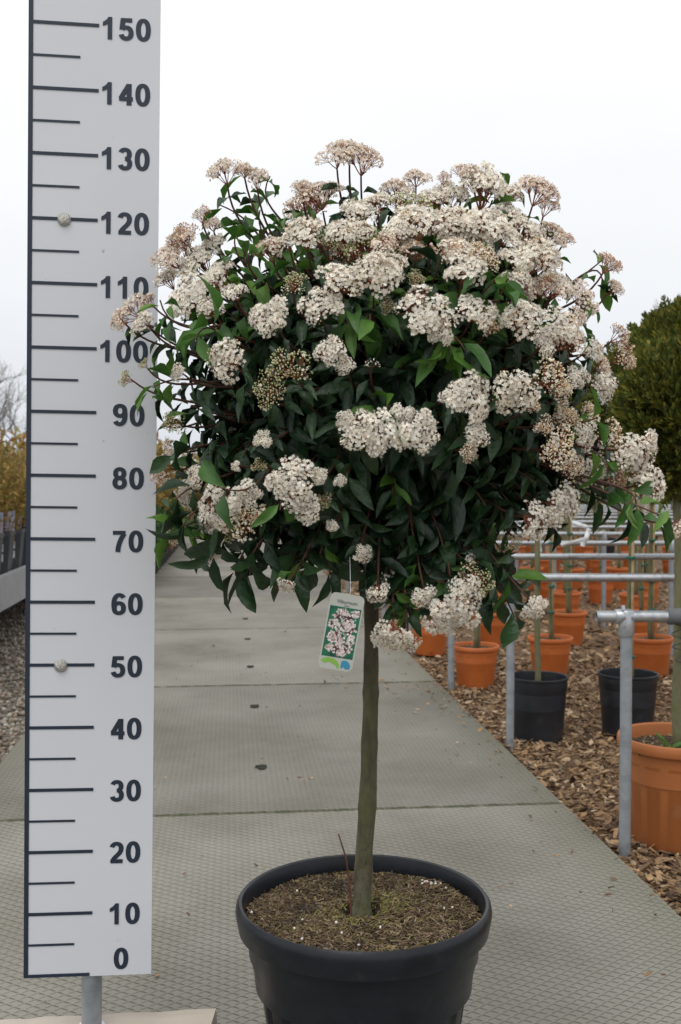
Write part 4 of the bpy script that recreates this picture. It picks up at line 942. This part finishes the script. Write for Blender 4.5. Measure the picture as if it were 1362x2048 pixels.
potted(1076, 4.40, 'b', 'black nursery pot with slim green stem, beside the second galvanised post', stake=False, crown_z=1.38)
potted(1256, 4.47, 'b', 'black nursery pot seen behind the front galvanised post, wooden stake in it', crown_z=1.42)
potted(1357, 3.14, 'B', 'large pale orange pot with mossy trunk and weeds at the right edge', stake=False, crown_m=CRN2, crown_z=1.24)
potted(951, 5.55, 'o', 'small orange pot close to the path below the low flower heads, twin stems')
potted(1100, 5.85, 'o', 'orange pot right behind the first black pot, with bamboo stake')
potted(1301, 5.85, 'o', 'orange pot behind the second black pot with a single bare stem')
potted(860, 6.6, 'o', 'orange pot at the path edge partly hidden by the drooping flower heads')
potted(985, 7.0, 'o', 'orange pot half hidden by dark drooping leaves, behind the small path-side pot')
potted(1136, 7.0, 'o', 'orange pot between the third and fourth rails, middle of its row')
potted(1281, 7.0, 'o', 'orange pot between the third and fourth rails, toward the right')
big = potted(1470, 4.6, 'o', 'wide golden green globe thuja rising at the right edge of the picture', crown_m=CRBIG, crown_z=1.44, group=None)
b = MB(); b.tube([(0, 0, .2), (.01, 0, .8), (0, 0, 1.3)], [.02, .018, .016], 12); big_t = b.build('trunk', M_stem, big)
for o in list(big.children):
    if o.name.startswith('trunk') and o is not big_t: bpy.data.objects.remove(o)
cnt = 0
for r_i in range(4, 12):
    Yd = ROWY[r_i] + .35; xleft = (EDGE_R - Yd * math.sin(TH)) / math.cos(TH) + .38
    j = 0; x = xleft + random.uniform(0, .15)
    while x < .335 * Yd + .1:
        kind = 'b' if random.random() < .30 else 'o'
        if not (r_i == 4 and j > 4):
            potted(0, Yd + random.uniform(-.08, .08), kind, f'{"black" if kind == "b" else "orange"} pot with staked tree behind the {ORD[r_i]} rail, {ORD[j]} from the path', x=x, crown_z=1.4 + random.uniform(-.05, .1), cr=.95)
        x += random.choice([.42, .5, .62]) + random.uniform(-.04, .04); j += 1
# weeds in the big orange pot
wd = empty('weed', (pt(1325, 1470, 3.06)[0], 3.05, .24)); tag(wd, 'small green weed growing in the large orange pot', 'weed')
b = MB()
for i in range(26):
    a = random.uniform(0, 6.28); el_ = random.uniform(.5, 1.4); L_ = random.uniform(.02, .045) if i > 2 else .085
    d = np.array([math.cos(a) * math.cos(el_), math.sin(a) * math.cos(el_), math.sin(el_)]); s_ = np.cross(d, [0, 0, 1.]); s_ /= np.linalg.norm(s_)
    A = np.stack([d * L_, s_ * L_ * .28, np.cross(s_, d) * L_], 1)
    b.many(LT[0][0], LT[0][1], A[None], np.array([[random.gauss(0, .035), random.gauss(0, .02), 0]]), 0)
b.build('leaves', M_young, wd)
# paper tags tied to the rails
for (px, py, Yd, a, lab, ln) in ((1172, 1075, 4.15, -1.2, 'crumpled white paper tag tied above the second rail', .075), (1160, 1050, 4.15, .3, 'small white tag pointing left above the second rail', .06), (1150, 1083, 5.2, -.25, 'long white paper strip slanting over the third rail', .14), (1078, 1085, 5.3, 1.4, 'narrow white strip hanging between the stems left of the slanting one', .1)):
    p = pt(px, py, Yd); r = empty('paper_tag', p); tag(r, lab, 'paper tag', 'white paper tags tied to the stems')
    b = MB(); n = 8; v = []
    for i in range(n + 1):
        s_ = ln * (i / n - .5); v += [(s_, .006 * math.sin(i * 1.1), -.009), (s_, .006 * math.sin(i * 1.1 + .6), .009)]
    b.add(v, [(2 * i, 2 * i + 2, 2 * i + 3, 2 * i + 1) for i in range(n)])
    o = b.build('strip', M_paper, r); o.rotation_euler = (0, a, 0)
    so = o.modifiers.new('thickness', 'SOLIDIFY'); so.thickness = .0006
    b = MB(); b.tube([(-ln / 2 * math.cos(a), 0, ln / 2 * math.sin(a)), (-ln / 2 * math.cos(a) - .01, .02, ln / 2 * math.sin(a) + .03)], .0008, 5); b.build('string', M_paper, r)

# ------------------------------------------------------------------ left side: bench with label-bearing pots, gravel, hedges
bs = ps(pt(0, 1154, 6.5))[0]; BT = pt(0, 1154, 6.5)[2]
bench = empty('plant_bench'); bench.rotation_euler = (0, 0, TH); tag(bench, 'long low metal plant bench left of the path, behind the measuring board', 'bench')
b = MB(); b.box((bs - .02, 8.4, BT - .11), (.04, 7.2, .21)); b.build('side_rail', M_benchm, bench, smooth=False)
b = MB(); b.box((bs - .85, 8.4, BT - .06), (1.6, 7.1, .04)); b.build('top', M_benchm, bench, smooth=False)
for t_ in (5.2, 7.0, 8.8, 10.6):
    b = MB(); b.box((bs - .12, t_, (BT - .08) / 2 + BED / 2), (.06, .06, BT - .08 - BED)); b.build('leg', M_benchm, bench, smooth=False)
b = MB(); b.box((bs - .35, 8.4, .10), (.05, 7, .06)); b.build('brace', M_benchm, bench, smooth=False)
b = MB(); b.box((bs - .9, 8.4, .12), (.04, 7, .30)); b.build('under_bench_shade', M_dark, bench, smooth=False)  # dark sheet added to stand in for the shade beneath the bench
# pots on the bench
b = MB(); sq = [(-.11, -.11), (.11, -.11), (.11, .11), (-.11, .11)]
v = [(x * .8, y * .8, 0) for x, y in sq] + [(x, y, .26) for x, y in sq] + [(x * 1.05, y * 1.05, .26) for x, y in sq] + [(x * 1.05, y * 1.05, .285) for x, y in sq] + [(x * .97, y * .97, .285) for x, y in sq] + [(x * .93, y * .93, .22) for x, y in sq]
f = [(3, 2, 1, 0)] + [(4 * k + j, 4 * k + (j + 1) % 4, 4 * k + 4 + (j + 1) % 4, 4 * k + 4 + j) for k in range(5) for j in range(4)] + [(20, 21, 22, 23)]
b.add(v, f); SQ = b.mesh('pot', mat('grey square pot', [(.05, .055, .06), (.09, .095, .1)], 8, .5), False)
def grass_mesh(n, h, sp, seed, m, name='foliage'):
    rg = np.random.default_rng(seed); b = MB()
    for i in range(n):
        a = rg.uniform(0, 6.28); lean = rg.uniform(0, sp); hh_ = h * rg.uniform(.5, 1); d = np.array([math.cos(a), math.sin(a), 0])
        q = rg.normal(0, .04, 3) * [1, 1, 0]; P = [q, q + d * lean * .3 + [0, 0, hh_ * .5], q + d * lean + [0, 0, hh_]]
        b.tube(P, [.0022, .0018, .0008], 3, 0, cap=False)
        k = 9; tt = rg.uniform(.3, 1, k); pos = q + d * lean * tt[:, None] ** 1.5 + np.array([0, 0, 1]) * (hh_ * tt)[:, None]
        D = rg.normal(size=(k, 3)) + [0, 0, .6]; b.many(np.array([[0, 0, 0], [.5, .2, 0], [1, 0, 0], [.5, -.2, 0]]), [(0, 1, 2, 3)], frames(D, rg)[:, :, [2, 0, 1]] * rg.uniform(.025, .055, k)[:, None, None], pos, 0)
    return b.mesh(name, m, False)
GR = [grass_mesh(120, .62, .22, 40 + k, M_hedge) for k in range(3)]
b = MB(); b.box((0, 0, .09), (.075, .003, .16)); LBL = b.mesh('picture_label', M_label, False)
b = MB(); b.box((0, -.003, -.02), (.08, .003, .05)); b.box((0, -.003, -.085), (.08, .003, .05)); LB2 = b.mesh('price_card', M_paper, False)
k = 0
for col in range(3):
    for j in range(15):
        t_ = 5.2 + j * .36 + (.1 * col); p = pw(bs - .17 - col * .34, t_, BT - .038)
        r = empty('potted_shrub', p, TH + random.uniform(-.1, .1))
        where = ['at the bench edge', 'in the middle bench row', 'in the rear bench row'][col]
        tag(r, f'yellow brown shrub in square pot {where}, {ORD[j]} from the near end', 'potted shrub', 'yellow brown shrubs in square pots on the bench')
        link('pot', SQ, r); g_ = link('foliage', random.choice(GR), r, (0, 0, .2)); g_.rotation_euler = (0, 0, random.uniform(0, 6)); g_.scale = (1, 1, random.uniform(.85, 1.15))
        if col == 0:
            o = link('picture_label', LBL, r, (.03, -.135, .25)); o.rotation_euler = (R_(-12), 0, 0)
            o = link('price_card', LB2, r, (.03, -.13, .20)); o.rotation_euler = (R_(-12), 0, 0)
# row of dark pots with green shrubs along the left edge of the path
PS = pot_mesh(.17, .30, M_blackp)
GS = [spray_crown(.2, .2, .24, 900, 60 + k, m=M_green, leaf=.06, name='foliage', up=.3) for k in range(2)]
for j in range(14):
    p = pw(EDGE_L - .12, 10.6 + j * .55, BED); r = empty('potted_shrub', p, random.uniform(0, 3))
    tag(r, f'dark round pot with green shrub on the left edge of the path, {ORD[j]} going away', 'potted shrub', 'green shrubs in dark pots lining the path')
    link('pot', PS, r); o = link('foliage', GS[j % 2], r, (0, 0, .48)); o.scale = (1, 1, random.uniform(.9, 1.25))
# far hedges and shrub rows
def hedge(x0, x1, y, h, d, n, m, label, seed, leaf=.14):
    rg = np.random.default_rng(seed); b = MB(); X = rg.uniform(x0, x1, n); Yd = rg.uniform(y, y + d, n)
    top = h * (.8 + .2 * np.sin(X * 1.3 + seed) * np.sin(X * .53 + 2) + .12 * rg.normal(size=n).clip(-1, 1)); Z = rg.uniform(0, 1, n) ** .8 * top
    D = rg.normal(size=(n, 3)) + [0, 0, 1.0]; S_ = rg.uniform(.6, 1.3, n) * leaf
    b.many(np.array([[0, 0, 0], [.5, .16, .03], [1, 0, 0], [.5, -.16, -.03]]), [(0, 1, 2, 3)], frames(D, rg)[:, :, [2, 0, 1]] * S_[:, None, None], np.stack([X, Yd, Z], 1), 0)
    for q in range(int((x1 - x0) / .5)):
        xx = x0 + q * .5; b.tube([(xx, y + d / 2, 0), (xx + .05, y + d / 2, h * .7)], [.03, .01], 5, 1)
    o = b.build('hedge', [m, M_twig], smooth=False); tag(o, label, 'hedge'); return o
hedge(-12, -2.25, 13, 1.75, 1.2, 34000, M_hedge, 'yellow brown hedge beyond the bench on the left', 3)
hedge(-7, 1.5, 22, 1.9, 1.5, 22000, M_hedge, 'yellow brown hedge far off at the end of the path', 4)
hedge(1.2, 10, 21, 1.9, 1.5, 26000, M_green, 'dark green hedge far off behind the rows of potted trees', 5)
# bare trees on the horizon
def bare(x, y, h, seed):
    rg = random.Random(seed); b = MB()
    def br(p, d, L_, r, k):
        n = 4; P = [p]; dd = d.copy()
        for _ in range(n):
            dd = dd + np.array([rg.gauss(0, .10) for _ in range(3)]) + [0, 0, .04]; dd /= np.linalg.norm(dd); P.append(P[-1] + dd * L_ / n)
        b.tube(P, np.linspace(r, r * .6, n + 1), 5 if k > 2 else 3, 0, cap=False)
        if k == 0: return
        for i in range(rg.randint(3, 5)):
            q = P[rg.randint(2, n)] ; nd = dd + np.array([rg.gauss(0, .55), rg.gauss(0, .55), rg.gauss(.1, .3)]); nd /= np.linalg.norm(nd)
            br(q, nd, L_ * rg.uniform(.5, .75), r * .5, k - 1)
    br(np.array([0, 0, 0.]), np.array([0, 0, 1.]), h * .42, h * .016, 5)
    r = empty('bare_tree', (x, y, 0)); b.build('branches', M_bare, r, edge=None); return r
for i, (px, Yd, h, lab) in enumerate(((-20, 34, 6.2, 'tall bare grey tree at the far left edge of the horizon'), (38, 40, 5.6, 'smaller bare grey tree just left of the measuring board'), (1165, 45, 6.5, 'bare grey tree far off seen between the crown and the thuja'))):
    tag(bare(pt(px, 900, Yd)[0], Yd, h, 70 + i), lab, 'tree', 'bare trees on the horizon')
